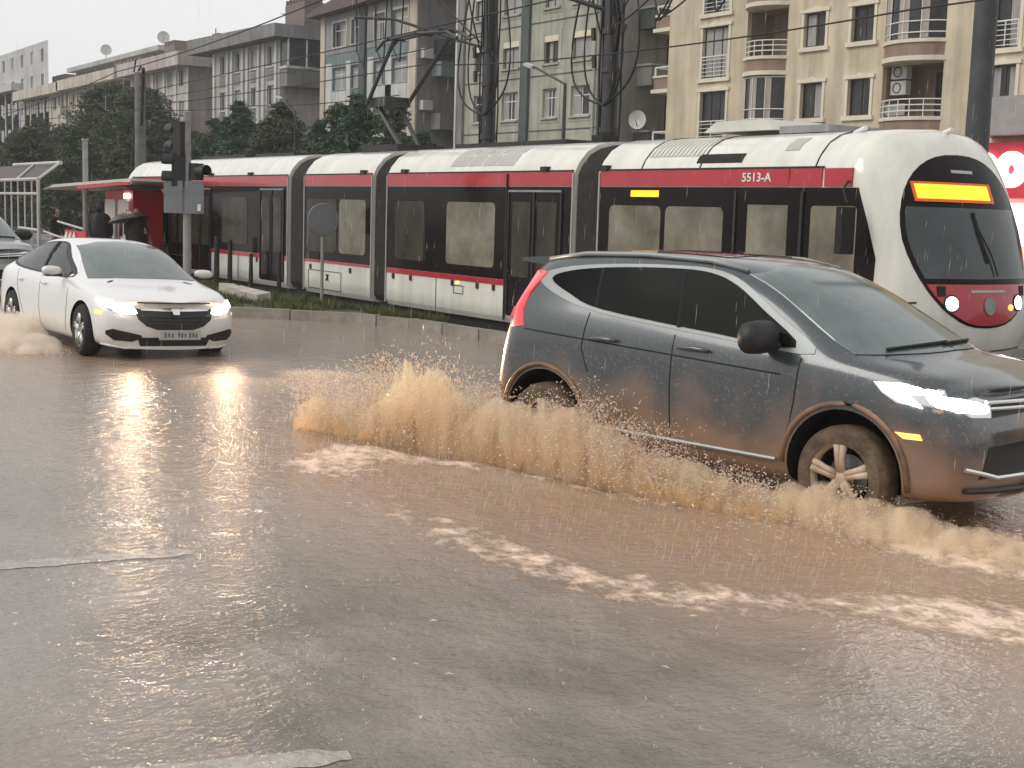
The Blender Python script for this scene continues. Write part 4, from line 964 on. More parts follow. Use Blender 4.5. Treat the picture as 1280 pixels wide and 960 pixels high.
def window(th, xa, xb, za, zb, fm='pvc_white', mull=1, transom=.68, curt=None, sill=None, surround=None, y=FY, shutter=False, root=None):
    l = th.location; yy = y+.14; t = .055; mb = MB()
    mb.bb(xa, xb, yy, yy+.07, za, za+t); mb.bb(xa, xb, yy, yy+.07, zb-t, zb); mb.bb(xa, xa+t, yy, yy+.07, za+t, zb-t); mb.bb(xb-t, xb, yy, yy+.07, za+t, zb-t)
    for k in range(mull):
        c = xa+(xb-xa)*(k+1)/(mull+1); mb.bb(c-.03, c+.03, yy+.002, yy+.068, za+t, zb-t)
    if transom: 
        zt = za+(zb-za)*transom; mb.bb(xa+t, xb-t, yy+.004, yy+.066, zt-.025, zt+.025)
    w = wb(mb, 'window', fm, th)
    for k in range(mull+1):
        a_ = xa+t+(xb-xa-2*t)*k/(mull+1)+.02; b2 = xa+t+(xb-xa-2*t)*(k+1)/(mull+1)-.02
        wb(MB().bb(a_, b2, yy+.03, yy+.04, za+t, zb-t), 'pane', 'pane_dark', w, root=th)
    if curt is not None:
        for (f0, f1) in curt:
            a_ = xa+t+(xb-xa-2*t)*f0; b2 = xa+t+(xb-xa-2*t)*f1; n = 8; mc = MB(); vs = []
            for i in range(n+1): vs += [(a_+(b2-a_)*i/n, yy+.024-.006*(i % 2), za+t), (a_+(b2-a_)*i/n, yy+.024-.006*(i % 2), zb-t-.02)]
            mc.add(vs, [(2*i, 2*i+2, 2*i+3, 2*i+1) for i in range(n)]); wb(mc, 'curtain', 'curtain', w, root=th)
    if sill: wb(MB().bb(xa-.12, xb+.12, y-.13, y-.002, za-.12, za-.01), 'sill', sill, w, root=th)
    if surround:
        ms = MB(); g = .14
        ms.bb(xa-g, xa-.002, y-.05, y-.002, za-.01, zb+.01); ms.bb(xb+.002, xb+g, y-.05, y-.002, za-.01, zb+.01); ms.bb(xa-g-.08, xb+g+.08, y-.09, y-.002, zb+.012, zb+.16)
        ms.prism([(xa+(xb-xa)*.3, zb+.162), (xa+(xb-xa)*.7, zb+.162), (xa+(xb-xa)*.5, zb+.25)], y-.08, y-.002)
        ms.bb(xa-g-.1, xb+g+.1, y-.12, y-.002, za-.2, za-.02); wb(ms, 'surround', surround, w, root=th)
    if shutter: wb(MB().bb(xa+.02, xb-.02, y-.02, y+.12, zb-.32, zb+.06), 'shutter_box', 'w_cream', w, root=th)
    return w
rc = random.Random(3)
def curts():
    r_ = rc.random()
    return None if r_ < .25 else [(0, .42)] if r_ < .45 else [(.55, 1)] if r_ < .65 else [(0, .3), (.68, 1)] if r_ < .85 else [(0, 1)]
def railing(th, xa, xb, za, zb, y, m='white_paint', n=None, bars=3, root=None):
    mb = MB(); mb.tube([(xa, y, zb), (xb, y, zb)], .03, 6)
    for k in range(bars): mb.tube([(xa, y, za+(zb-za)*(k)/bars+.04), (xb, y, za+(zb-za)*k/bars+.04)], .016, 5)
    n = n or max(2, round((xb-xa)/.8))
    for k in range(n+1): x = xa+(xb-xa)*k/n; mb.tube([(x, y, za), (x, y, zb)], .022, 5)
    return wb(mb, 'railing', m, th, root=root)
def shell(th, x0, x1, z1, depth, holes, wm, side=None):
    mb = MB(); wall_holes(mb, x0, x1, 0, z1, holes); wb(mb, 'front_wall', wm, th)
    side = side or wm
    for nm, q in (('side_wall', [(x0, FY, 0), (x0, FY+depth, 0), (x0, FY+depth, z1), (x0, FY, z1)]), ('side_wall', [(x1, FY, 0), (x1, FY, z1), (x1, FY+depth, z1), (x1, FY+depth, 0)]), ('back_wall', [(x0, FY+depth, 0), (x0, FY+depth, z1), (x1, FY+depth, z1), (x1, FY+depth, 0)])):
        wb(MB().add(q, [(0, 1, 2, 3)]), nm, side, th)
    wb(MB().bb(x0-.01, x1+.01, FY-.01, FY+depth, z1, z1+.1), 'roof', 'w_grey_dark', th)

# 1. beige block with curved balconies
bx0, bx1 = -52.2, -24
B = thing('apartment_building', 'beige apartment block with moulded window surrounds and curved balconies', 'building', (bx0, FY, 0))
rows = [(3.4, 4.85), (6.3, 7.76), (9.26, 10.66), (12.15, 13.55)]
wins = [(xa, xb, za, zb) for xa, xb in ((-43.2, -41.95), (-40.5, -39.3)) for za, zb in rows]
tall = [(-49.72, -47.95, za, zb) for za, zb in ((2.6, 4.9), (5.45, 7.75), (8.38, 10.66), (11.3, 13.6))]
rt_ = [(-33.55, -32.4, za, zb) for za, zb in ((5.65, 7.82), (8.43, 10.7), (11.3, 13.6))]+[(-30.6, -29.4, za, zb) for za, zb in ((5.65, 7.82), (8.43, 10.7))]
bal = [(xa, xb, za, za+2.12) for xa, xb in ((-46.75, -44.2), (-38.7, -35.7)) for za in (3.1, 6.03, 8.96, 11.9)]
shell(B, bx0, bx1, 15.2, 14, wins+tall+rt_+bal, 'w_beige')
for w_ in wins: window(B, *w_, fm='pvc_brown', mull=1, transom=None, curt=curts(), surround='w_cream')
for w_ in tall+rt_:
    g = window(B, *w_, fm='pvc_brown', mull=2 if w_ in tall else 1, transom=None, curt=curts(), surround='w_cream')
    railing(B, w_[0]+.02, w_[1]-.02, w_[2]+.05, w_[2]+.95, FY-.06, n=2, bars=5)
for (xa, xb, za, zb) in bal:
    glazed = (xa < -40 and abs(za-6.03) < .1) or (xa > -40 and abs(za-8.96) < .1)
    # recess
    mb = MB(); D = 1.5
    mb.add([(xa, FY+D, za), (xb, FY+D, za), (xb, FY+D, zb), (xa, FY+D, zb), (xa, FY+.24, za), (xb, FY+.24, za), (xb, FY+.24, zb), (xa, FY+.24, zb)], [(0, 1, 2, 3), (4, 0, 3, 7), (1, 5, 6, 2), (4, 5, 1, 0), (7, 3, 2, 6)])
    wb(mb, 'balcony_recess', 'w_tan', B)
    bow = [(xa+(xb-xa)*t, FY-.75*math.sin(math.pi*t)**.7 if 0 < t < 1 else FY) for t in [i/12 for i in range(13)]]
    def bowed(off, z0, z1, nm, m):
        poly = [(x, y-off if 0 < i < 12 else y-.002) for i, (x, y) in enumerate(bow)]; poly[0] = (poly[0][0]-off, FY-.002); poly[-1] = (poly[-1][0]+off, FY-.002)
        mb = MB(); mb.prism(poly, z0, z1, 'z'); return wb(mb, nm, m, B)
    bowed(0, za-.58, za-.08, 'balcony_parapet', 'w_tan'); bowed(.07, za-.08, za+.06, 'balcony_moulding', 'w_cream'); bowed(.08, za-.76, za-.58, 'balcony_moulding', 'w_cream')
    zt = zb if glazed else za+.72; mb = MB()
    for zr in ([za+.72, za+.3, zb-.03] if glazed else [za+.72, za+.5, za+.28]): mb.tube([(x, y+.05, zr) for x, y in bow], .025, 5)
    for i in range(0, 13, 2 if not glazed else 3): mb.tube([(bow[i][0], bow[i][1]+.05, za+.06), (bow[i][0], bow[i][1]+.05, zt)], .02, 5)
    wb(mb, 'railing', 'white_paint', B)
    if glazed:
        mb = MB(); vs = []
        for x, y in bow: vs += [(x, y+.09, za+.06), (x, y+.09, zb)]
        mb.add(vs, [(2*i, 2*i+2, 2*i+3, 2*i+1) for i in range(12)]); wb(mb, 'balcony_glazing', 'pane_dark', B)
        for i0 in ((1, 3), (5, 7), (9, 10)):
            mb = MB(); vs = []
            for i in range(i0[0], i0[1]+1): vs += [(bow[i][0], bow[i][1]+.07, za+.1), (bow[i][0], bow[i][1]+.07, zb-.05)]
            mb.add(vs, [(2*i, 2*i+2, 2*i+3, 2*i+1) for i in range(i0[1]-i0[0])]); wb(mb, 'curtain', 'curtain_warm', B)
    else:
        dx = xa+(xb-xa)*.5; window(B, dx, xb-.2, za+.02, za+1.9, fm='pvc_brown', transom=None, curt=[(.55, 1)], y=FY+D-.24)
        if xa > -40 and abs(za-6.03) < .1:
            for k in (0, 1):
                a_ = wb(MB().bb(xa+.12, xa+.9, FY+.35, FY+.65, za+1.02+k*.62, za+1.56+k*.62), 'air_conditioner', 'ac_white', B)
                wb(MB().lathe([(.21, FY+.345), (.21, FY+.33), (.17, FY+.33), (.17, FY+.345)], (xa+.45, 0, za+1.29+k*.62), 16), 'fan_ring', 'dark_metal', a_, root=B)
            wb(MB().bb(xa+.5, xa+1.5, FY-.3, FY-.28, za+.15, za+.6), 'laundry', 'curtain', B)
for z0 in (5.0, 8.1, 11.0):
    mb = MB().bb(-53.5, bx0-.002, FY+.2, FY+2.2, z0, z0+.55); wb(mb, 'side_balcony', 'w_tan', B)
    wb(MB().bb(-53.6, bx0-.003, FY+.1, FY+2.3, z0-.18, z0-.003), 'balcony_moulding', 'w_cream', B); wb(MB().bb(-53.55, bx0-.003, FY+.15, FY+2.25, z0+.553, z0+.65), 'balcony_moulding', 'w_cream', B)
    mb = MB(); mb.tube([(-53.45, FY+.25, z0+1.05), (bx0, FY+.25, z0+1.05)], .04, 5); mb.tube([(-53.45, FY+.25, z0+.65), (-53.45, FY+.25, z0+1.05)], .05, 5); mb.tube([(-53.45, FY+.25, z0+1.05), (-53.45, FY+2.2, z0+1.05)], .04, 5); wb(mb, 'railing', 'white_paint', B)

# 2. pale green block
gx0, gx1 = -71.8, -57.9
G = thing('apartment_building', 'pale green grey apartment block with white windows and dark vertical bands', 'building', (gx0, FY, 0))
cols = ((-70.1, -68.8), (-67.0, -65.35), (-62.85, -61.5), (-60.2, -58.5))
h_ = [(a_, b2, z0, z1) for a_, b2 in cols for z0, z1 in ((4.2, 5.7), (7.12, 8.66), (10.0, 11.46), (12.95, 14.4), (15.9, 17.3))]
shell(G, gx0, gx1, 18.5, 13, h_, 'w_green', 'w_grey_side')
for i, w_ in enumerate(h_):
    up = w_[2] > 9.5
    window(G, *w_, fm='pvc_white' if not up else 'pvc_brown', mull=1, transom=.68 if not up else None, curt=curts() if not up else [(0, 1)] if i % 5 > 2 or i % 2 else [(.2, .5)], sill='w_green', shutter=up)
    ms = MB(); a_, b2, z0, z1 = w_; g = .3
    for q in ((a_-g, a_, z0-.3, z1+.3), (b2, b2+g, z0-.3, z1+.3), (a_, b2, z1, z1+.3), (a_, b2, z0-.3, z0-.13)): ms.bb(q[0], q[1], FY-.025, FY-.002, q[2], q[3])
    wb(ms, 'surround', 'w_green', G)
wb(MB().bb(-64.95, -64.2, FY-.18, FY-.003, 0, 18.4), 'dark_band', 'w_green_dark', G); wb(MB().bb(gx0-.02, -71.2, FY-.15, FY-.003, 0, 18.4), 'dark_band', 'w_grey_dark', G)
wb(MB().bb(-72.05, -71.85, FY-.2, FY+.2, 0, 18.4), 'corner_strip', 'w_white', G)
for z in (9.35, 12.2, 15.1, 6.4):
    for xa, xb in ((-71.18, -64.97), (-64.18, gx1)): wb(MB().bb(xa, xb, FY-.03, FY-.003, z, z+.06), 'string_course', 'w_green_dark', G)
wb(MB().tube([(-58.1, FY-.1, 0), (-58.1, FY-.1, 18)], .06, 6), 'downpipe', 'pipe' if 'pipe' in M else 'trim_grey', G)
for z0, m_ in ((5.3, 'w_green_dark'), (8.7, 'w_grey_side'), (11.6, 'w_green_dark')):
    wb(MB().bb(gx1+.003, gx1+1.3, FY+2.5, FY+12.5, z0, z0+1.0), 'side_balcony', m_, G); wb(MB().bb(gx1+.003, gx1+1.36, FY+2.4, FY+12.6, z0+1.003, z0+1.1), 'balcony_rail', 'w_grey', G)
for z0 in (6.6, 9.9):
    for y0 in (4.5, 8.5):
        wb(MB().bb(gx1+.003, gx1+.06, FY+y0, FY+y0+1.6, z0, z0+1.7), 'side_window', 'pane_dark', G)
        wb(MB().bb(gx1+.063, gx1+.08, FY+y0+.2, FY+y0+.8, z0, z0+1.6), 'curtain', 'curtain', G)

# 3. teal and grey block with orange edges
tx0, tx1 = -91.2, -77.1
Tb = thing('apartment_building', 'teal and white apartment block with orange corner bands and red eaves', 'building', (tx0, FY, 0))
cols = ((-89.3, -87.25), (-86.4, -84.95), (-83.0, -81.5), (-80.4, -78.35))
h_ = [(a_, b2, z0, z1) for a_, b2 in cols for z0, z1 in ((6.95, 8.5), (10.05, 11.6), (13.02, 14.65))]
shell(Tb, tx0, tx1, 15.4, 12, h_, 'w_teal', 'w_grey_dark')
for w_ in h_:
    top = w_[2] > 12; a_, b2, z0, z1 = w_
    window(Tb, *w_, fm='pvc_white', mull=1, curt=curts())
    ms = MB(); g = .16 if top else .05
    for q in ((a_-g, a_-.002, z0-g, z1+g), (b2+.002, b2+g, z0-g, z1+g), (a_, b2, z1+.002, z1+g), (a_, b2, z0-g, z0-.002)): ms.bb(q[0], q[1], FY-.08, FY-.045, q[2], q[3])
    wb(ms, 'surround', 'w_orange' if top else 'w_greyblue', Tb)
def pan(x0, x1, z0, z1, m, nm='wall_panel', p=.04):
    mb = MB(); hs_ = [h for h in h_ if h[0] < x1 and h[1] > x0 and h[2] < z1 and h[3] > z0]
    hs2 = [(max(h[0], x0), min(h[1], x1), max(h[2], z0), min(h[3], z1)) for h in hs_]
    wall_holes(mb, x0, x1, z0, z1, hs2, y=FY-p, depth=p-.002)
    wb(mb, nm, m, Tb)
pan(-90.5, -85.05, 12.55, 15.3, 'w_greyblue'); pan(-84.1, -78.05, 12.55, 15.3, 'w_greyblue')
for x0, x1 in ((-90.45, -89.45), (-87.2, -86.5), (-83.95, -83.1), (-81.35, -80.5), (-78.3, -78.02)): pan(x0, x1, 5.5, 11.95 if x0 > -86 or x0 < -90 else 11.95, 'w_white')
pan(-89.4, -87.25, 5.5, 9.98, 'w_white'); pan(-83.0, -78.35, 5.5, 9.98, 'w_white')
wb(MB().bb(-91.22, -90.52, FY-.12, FY-.003, 0, 15.3), 'corner_band', 'w_orange', Tb); wb(MB().bb(-78.0, -77.08, FY-.12, FY-.003, 0, 15.3), 'corner_band', 'w_orange', Tb)
wb(MB().bb(-85.0, -84.15, FY-.2, FY-.003, 0, 15.3), 'dark_band', 'w_green_dark', Tb)
wb(MB().prism([(-92.0, 15.2), (-76.4, 15.5), (-76.4, 15.75), (-84, 16.6), (-92.0, 15.45)], FY-.9, FY+12), 'eaves', 'roof_tile', Tb)
wb(MB().bb(tx1+.003, tx1+1.3, FY+1.0, FY+10, 10.3, 11.2), 'side_balcony', 'w_teal', Tb); wb(MB().bb(tx1+.003, tx1+1.3, FY+1.0, FY+10, 7.0, 8.0), 'side_balcony', 'w_grey_dark', Tb)
wb(MB().bb(tx1+.003, tx1+1.2, FY+1.2, FY+9.5, 11.7, 12.6), 'side_glazing', 'pane_dark', Tb)
for z in (8.2, 11.4, 5.2): wb(MB().bb(tx1+.003, tx1+.5, FY+.2, FY+.9, z, z+.6), 'air_conditioner', 'ac_white', Tb)

# 4. grey block with projecting cornice
qx0, qx1 = -112.7, -98.7
Q = thing('apartment_building', 'light grey apartment block with heavy cornice and glazed top corner balcony', 'building', (qx0, FY, 0))
cols = ((-111.1, -109.8), (-107.8, -106.5), (-104.4, -103.15), (-101.15, -99.85))
h_ = [(a_, b2, z0, z1) for a_, b2 in cols for z0, z1 in ((6.6, 8.1), (9.6, 11.1), (12.55, 14.1))]
shell(Q, qx0, qx1, 14.6, 12, h_, 'w_grey', 'w_pink')
for w_ in h_: window(Q, *w_, fm='pvc_white', mull=1, transom=None, curt=curts(), sill='w_white')
for x in (-112.3, -109.3, -108.3, -106, -105, -102.7, -101.7, -99.3): wb(MB().bb(x-.22, x+.22, FY-.14, FY-.003, 0, 14.3), 'pilaster', 'w_white', Q)
for (a_, b2) in cols: 
    for z in (8.6, 11.5): wb(MB().bb(a_, b2, FY-.04, FY-.003, z, z+.75), 'spandrel', 'w_grey_dark', Q)
wb(MB().prism([(-116, 14.45), (-97.2, 14.45), (-97.2, 15.4), (-116, 15.7)], FY-1.1, FY+12), 'cornice', 'w_grey_dark', Q)
wb(MB().bb(qx1+.003, qx1+1.3, FY+.05, FY+9, 10.9, 12.2), 'side_balcony', 'w_grey_dark', Q); wb(MB().bb(qx1+.003, qx1+1.4, FY-.02, FY+9, 12.203, 12.4), 'balcony_rail', 'w_white', Q)
wb(MB().bb(qx1+.003, qx1+1.2, FY+.1, FY+8.9, 12.403, 14.44), 'balcony_glazing', 'pane_dark', Q)
for y in (.1, 1.6, 3.2, 4.8): wb(MB().bb(qx1+1.2, qx1+1.26, FY+y, FY+y+.12, 12.403, 14.43), 'glazing_bar', 'pvc_white', Q)
for x0, x1, z1, y in ((-101.2, -97.6, 17.3, FY+1.5), (-97.2, -92.0, 18.2, FY+5.5)):
    c = wb(MB().bb(x0, x1, y, y+1.6, 14.7, z1), 'chimney', 'brick_chimney', Q)
    mb = MB()
    for k in range(6): mb.bb(x0+.1+k*(x1-x0)/6, x0+.3+k*(x1-x0)/6, y, y+1.6, z1+.002, z1+.35)
    wb(mb, 'chimney_caps', 'brick_chimney', c, root=Q)

# 5-8. the blocks farther down the avenue
def far_block(label, x0, x1, z1, wm, cols_n, rows_, over=.9, cz=1.1, side='w_pink', dy=0, cm=None):
    global FY
    keep = FY; FY = keep+dy
    th = thing('apartment_building', label, 'building', (x0, FY, 0)); w = (x1-x0)/cols_n
    hs_ = [(x0+w*(i+.3), x0+w*(i+.3)+1.3, z, z+1.5) for i in range(cols_n) for z in rows_]
    shell(th, x0, x1, z1, 12, hs_, wm, side)
    for w_ in hs_: window(th, *w_, fm='pvc_white', mull=1, transom=None, curt=curts())
    for i in range(cols_n+1): wb(MB().bb(x0+w*i-.01, x0+w*i+.45, FY-.12, FY-.003, 0, z1-.2), 'pilaster', 'w_white' if wm == 'w_pink' else wm, th)
    if cz: wb(MB().prism([(x0-over, z1-.1), (x1+over, z1-.1), (x1+over, z1+cz), (x0-over, z1+cz)], FY-1.2, FY+12.2), 'cornice', cm or wm, th)
    FY = keep
    return th
Pk = far_block('pinkish apartment block with deep cornice left of the light grey block', -134.8, -119, 13.95, 'w_pink', 5, (6.4, 9.4, 12.2))
S1 = far_block('sand coloured apartment block with low cornice beside the pinkish block', -157.4, -137.6, 13.9, 'w_sand', 6, (9.0, 12.0), cz=1.0)
S2 = far_block('sand coloured apartment block with corner balcony, farther left of its twin', -177.6, -158.6, 13.8, 'w_sand', 6, (9.0, 12.0), cz=1.0)
L1 = far_block('pale grey apartment block at the far left edge behind the trees', -206, -180, 15.2, 'w_pale', 7, (6, 9, 12.3), cz=.8)
L2 = far_block('white rooftop storey rising behind the sand coloured blocks', -205, -166, 20.2, 'w_pale', 8, (12, 15, 17.9), cz=.5, dy=14, cm='w_grey')
for th, ch in ((Pk, ((-134, -131, 15.0, 17.0), (-127, -125.6, 15.0, 16.2), (-121, -119.4, 15.0, 16.6))), (S1, ((-150, -141, 14.9, 16.2),)), (S2, ((-176, -170, 14.8, 16.4),))):
    for x0, x1, z0, z1 in ch:
        c = wb(MB().bb(x0, x1, FY+3, FY+4.5, z0, z1), 'chimney', 'brick_chimney', th); mb = MB(); n = 7
        for k in range(n): mb.bb(x0+(x1-x0)*k/n, x0+(x1-x0)*(k+.5)/n, FY+3, FY+4.5, z1+.002, z1+.45)
        wb(mb, 'chimney_caps', 'brick_chimney', c, root=th)
wb(MB().bb(-158.6, -157.2, FY-1, FY+3, 11.2, 12.2), 'balcony', 'w_sand', S2)

# dishes and aerials
def dish(x, y, z, r_, label, azi=R(-120)):
    t = thing('satellite_dish', label, 'satellite dish', (x, y, z), azi)
    pr_ = [(r_*k/6, .25*r_*(k/6)**2) for k in range(7)]
    MB().lathe(pr_+[(r_, .25*r_-.02), (r_*.5, .04), (0, -.02)], n=20, axis='x').build('reflector', 'dish', t, smooth=40)
    MB().tube([(0, 0, -r_*.9), (.75*r_, 0, 0)], .02, 5).build('feed_arm', 'dark_metal', t); MB().tube([(-.05, 0, -1.2*r_-.3), (-.05, 0, 0)], .03, 6).build('mast', 'dark_metal', t)
dish(-56.3, FY+1.5, 6.85, .48, 'white satellite dish on the corner between the green and beige blocks', R(-60))
dish(-90.0, FY+1, 16.3, .6, 'grey satellite dish on the roof of the teal block', R(-100))
dish(-98.2, FY+2, 16.2, .55, 'small satellite dish between the two chimneys of the grey block', R(-30))
dish(-190.5, FY+14, 22.2, .75, 'dark satellite dish at the left end of the white rooftop storey', R(-20)); dish(-166.8, FY+14, 21.8, .75, 'dark satellite dish at the right end of the white rooftop storey', R(-20))
def aerial(x, y, z, label, h=3.4):
    t = thing('roof_aerial', label, 'aerial', (x, y, z))
    MB().tube([(0, 0, 0), (0, 0, h)], .05, 5).build('mast', 'dark_metal', t)
    MB().tube([(-1.6, 0, h*.62), (1.6, .3, h*.55)], .035, 5).build('boom', 'dark_metal', t)
    mb = MB()
    for k in range(5): mb.tube([(-1.4+k*.7, -.3, h*.62-.04*k), (-1.4+k*.7, .35, h*.62-.04*k)], .02, 4)
    mb.build('elements', 'dark_metal', t, kind='stuff')
aerial(-128, FY+6, 15.1, 'television aerial on the roof of the pinkish block'); aerial(-110.5, FY+6, 15.6, 'television aerial on the roof of the light grey block', 4.2)

# ------------------------------------------------------------ shop on the right
shop = thing('shop', 'shop front with lit red sign and white letters right of the tram', 'shop', (-29.2, 36, 0))
wb(MB().bb(-29.2, -14, 36.3, 42, 0, 5.4), 'wall', 'w_cream', shop); wb(MB().bb(-28.5, -14, 35.2, 36.29, 4.75, 5.9), 'awning', 'panel_grey', shop)
sg = wb(MB().bb(-29.0, -15, 35.7, 36.28, 2.85, 4.55), 'sign_board', 'shop_red', shop)
def ringmb(cx, cz, ro, ri, y0, y1, sx=1):
    mb = MB(); n = 24; vs = []
    for k in range(n):
        t = 2*math.pi*k/n
        for r_, y in ((ro, y0), (ri, y0), (ro, y1), (ri, y1)): vs.append((cx+sx*r_*math.cos(t), y, cz+r_*math.sin(t)))
    fs = []
    for k in range(n):
        a_, b2 = 4*k, 4*((k+1) % n); fs += [(a_, b2, b2+1, a_+1), (a_+2, a_+3, b2+3, b2+2), (a_, a_+2, b2+2, b2), (a_+1, b2+1, b2+3, a_+3)]
    return mb.add(vs, fs)
for cx, i in ((-28.2, 0), (-27.15, 1), (-26.1, 2), (-25.0, 3)): wb(ringmb(cx, 3.72, .55, .16 if i else .2, 35.55, 35.69), 'letter', 'letters', sg, root=shop)
wb(MB().bb(-29, -15, 35.6, 36.28, 2.35, 2.7), 'light_strip', 'shop_light', shop); wb(MB().bb(-28.3, -15, 36.2, 36.29, 1.4, 2.3), 'shop_window', 'shop_light', shop)
wb(MB().bb(-28.3, -15, 36.2, 36.295, .4, 1.38), 'shop_display', 'shop_inside', shop)

# ------------------------------------------------------------ TREES
def crown_mesh(h, rad, n, seed, kind=0, base=.06, shape=1.0):
    r = np.random.default_rng(seed); V = []; F = []
    # boughs in whorls carry flat sprays of foliage
    bl = []
    nb = int(26+h*9)
    for i in range(nb):
        f = base+(1-base)*r.random()**.85; a_ = r.random()*6.283
        lim = rad*(1-f)**(.75*shape)*(.75+.5*r.random())*(1 if f > .15 else .8); 
        bl.append((f, a_, max(.15, lim)))
    per = n//nb
    C = []; Nn = []
    for f, a_, lim in bl:
        t = r.random(per)**.6; d = np.stack([np.cos(a_)*lim*t, np.sin(a_)*lim*t, f*h-.22*lim*t**1.6+.1*lim*t], 1)
        sp = .10+.16*lim*(1-.5*t)[:, None]; C.append(d+r.normal(0, 1, (per, 3))*sp*np.array([1, 1, .55]))
    C = np.concatenate(C); m = len(C); s = (.05+.11*r.random(m))[:, None]*(.75+.06*h)
    u = r.normal(0, 1, (m, 3)); u[:, 2] *= .6; u /= np.linalg.norm(u, axis=1)[:, None]; w = np.cross(u, r.normal(0, 1, (m, 3))); w /= np.linalg.norm(w, axis=1)[:, None]
    V = np.stack([C-u*s, C+w*s*.38, C+u*s, C-w*s*.3], 1).reshape(-1, 3); F = np.arange(4*m).reshape(-1, 4)
    return V, F
protos = []
for k, (h, rad, n, sh) in enumerate(((7.6, 3.0, 9000, .8), (7.4, 2.6, 8000, 1.0), (8.6, 3.2, 10000, .7), (10.5, 4.6, 15000, .45))):
    V, F = crown_mesh(h, rad, n*2, 40+k, k, shape=sh); me = bpy.data.objects
    o = np_mesh('crown', V, F, 'foliage%d' % (k % 3)); protos.append((o.data, h)); bpy.data.objects.remove(o)
trunk_me = MB().tube([(0, 0, 0), (.05, 0, 2.5), (0, .05, 5.5), (0, 0, 7.0)], [.22, .17, .09, .03], 8).build('trunk', 'bark'); tm = trunk_me.data; bpy.data.objects.remove(trunk_me)
tl_ = [  # x, y, height, kind, label
 (-54.8, 30.5, 5.4, 1, 'rightmost low dark conifer, just left of the pale green block'),
 (-56.8, 30, 6.7, 0, 'dark conifer under the pantograph in front of the teal block'),
 (-59.3, 29.5, 7.2, 1, 'dark conifer standing left of the pantograph foot'),
 (-62.3, 30, 6.9, 0, 'dark green conifer below the left half of the teal block'),
 (-65.8, 30.5, 6.3, 1, 'low conifer below the boundary of teal and grey blocks'),
 (-69.8, 30, 7.4, 2, 'pointed conifer in front of the right half of the grey block'),
 (-72.8, 31, 6.6, 0, 'rounded conifer between two taller pointed ones'),
 (-75.6, 30, 7.7, 1, 'pointed conifer in front of the left half of the grey block'),
 (-79.5, 30, 6.9, 2, 'olive green conifer right of the traffic light'),
 (-84.5, 30.5, 6.3, 0, 'low dark conifer hidden behind the traffic light'),
 (-90.0, 30, 7.4, 2, 'olive conifer between the concrete mast and the traffic light'),
 (-97.0, 31, 9.8, 3, 'big rounded tree right behind the concrete mast'),
 (-102.5, 31, 10.4, 3, 'tallest dark tree, left of the concrete mast'),
 (-107.5, 30, 7.8, 2, 'olive tree left of the tallest tree'),
 (-113.5, 30, 7.6, 0, 'dark tree above the bus shelter pole'),
 (-120.5, 30, 8.6, 2, 'pointed olive tree in front of the sand coloured block'),
 (-128, 30, 7.9, 0, 'dark tree under the corner of the sand coloured blocks'),
 (-135.5, 31, 7.3, 2, 'leftmost olive tree at the edge of the photo'),
 (-62, 22.5, 4.4, 1, 'low bush behind the rear cab of the tram'), (-70, 21.8, 5.2, 2, 'shrubby tree behind the ticket kiosk'), (-78, 21.5, 5.8, 0, 'broad shrubby tree behind the white canopy'),
 (-87, 21, 6.2, 2, 'olive shrubby tree right of the steel frame'), (-97, 20.5, 6.4, 0, 'dark shrubby tree behind the steel frame'), (-108, 21, 6.6, 2, 'dark shrubby tree at left edge above the steel frame')]
for i, (x, y, h, k, lab) in enumerate(tl_):
    me, hp = protos[k]; s = h/hp; t = thing('conifer_tree' if k != 3 else 'broadleaf_tree', lab, 'tree', (x, y, 0), i*1.7, 'trees between the tram line and the houses')
    c = bpy.data.objects.new('crown', me); COL.objects.link(c); c.parent = t; wd = 1.25 if y < 24 else 1.1; c.scale = (s*wd, s*wd, s)
    c = bpy.data.objects.new('trunk', tm); COL.objects.link(c); c.parent = t; c.scale = (s, s, s*.9)
hd = []
for i in range(14):
    x0 = -52-i*9; 
    V, F = crown_mesh(3.4, 4.6, 5200, 80+i % 3, base=.0, shape=.25); hd.append((V*np.array([1.2, .5, 1])+np.array([x0, 27.5, 0])))
V = np.concatenate(hd); F = np.arange(len(V)).reshape(-1, 4)
tag(np_mesh('hedge', V, F, 'foliage0', kind='stuff'), 'dense dark hedge and undergrowth filling the gaps under the trees', 'hedge')

# ------------------------------------------------------------ MASTS, POLES AND WIRES
def mast(x, y, r_, h, label, m='mast', cables=True):
    t = thing('catenary_mast', label, 'mast', (x, y, 0))
    MB().lathe([(r_*1.08, 0), (r_*1.04, 3.3), (r_, 3.8), (r_*.98, h), (0, h)], n=20, axis='z').build('pole', m, t, smooth=40)
    for z in ((3.5, 4.6, 5.3) if cables else ()):
        MB().lathe([(r_*1.02, z), (r_*1.22, z), (r_*1.22, z+.1), (r_*1.02, z+.1)], n=18, axis='z').build('clamp', m, t)
    if cables:
        for k, (dx, dy) in enumerate(((-.19, -.06), (.18, -.04), (.24, .06), (-.15, -.14))):
            pts = [(dx+.02*math.sin(z*3+k), dy, z) for z in np.linspace(1, h, 14)]
            MB().tube(pts, .018, 5).build('riser_cable', 'cable', t)
    return t
mA = mast(-25.0, 15.5, .145, 9, 'dark tubular mast with cables rising behind the middle of the tram')
mB_ = mast(-20.75, 15.5, .15, 9, 'thick dark mast with looping cables, right of its twin')
mC = mast(-12.4, 15.5, .155, 9, 'plain grey steel mast behind the tram cab at the right', 'pole_grey', False)
mD = mast(-48.35, 15.5, .19, 6.45, 'concrete mast with bracket arm left of the traffic light', 'pole_concrete', False)
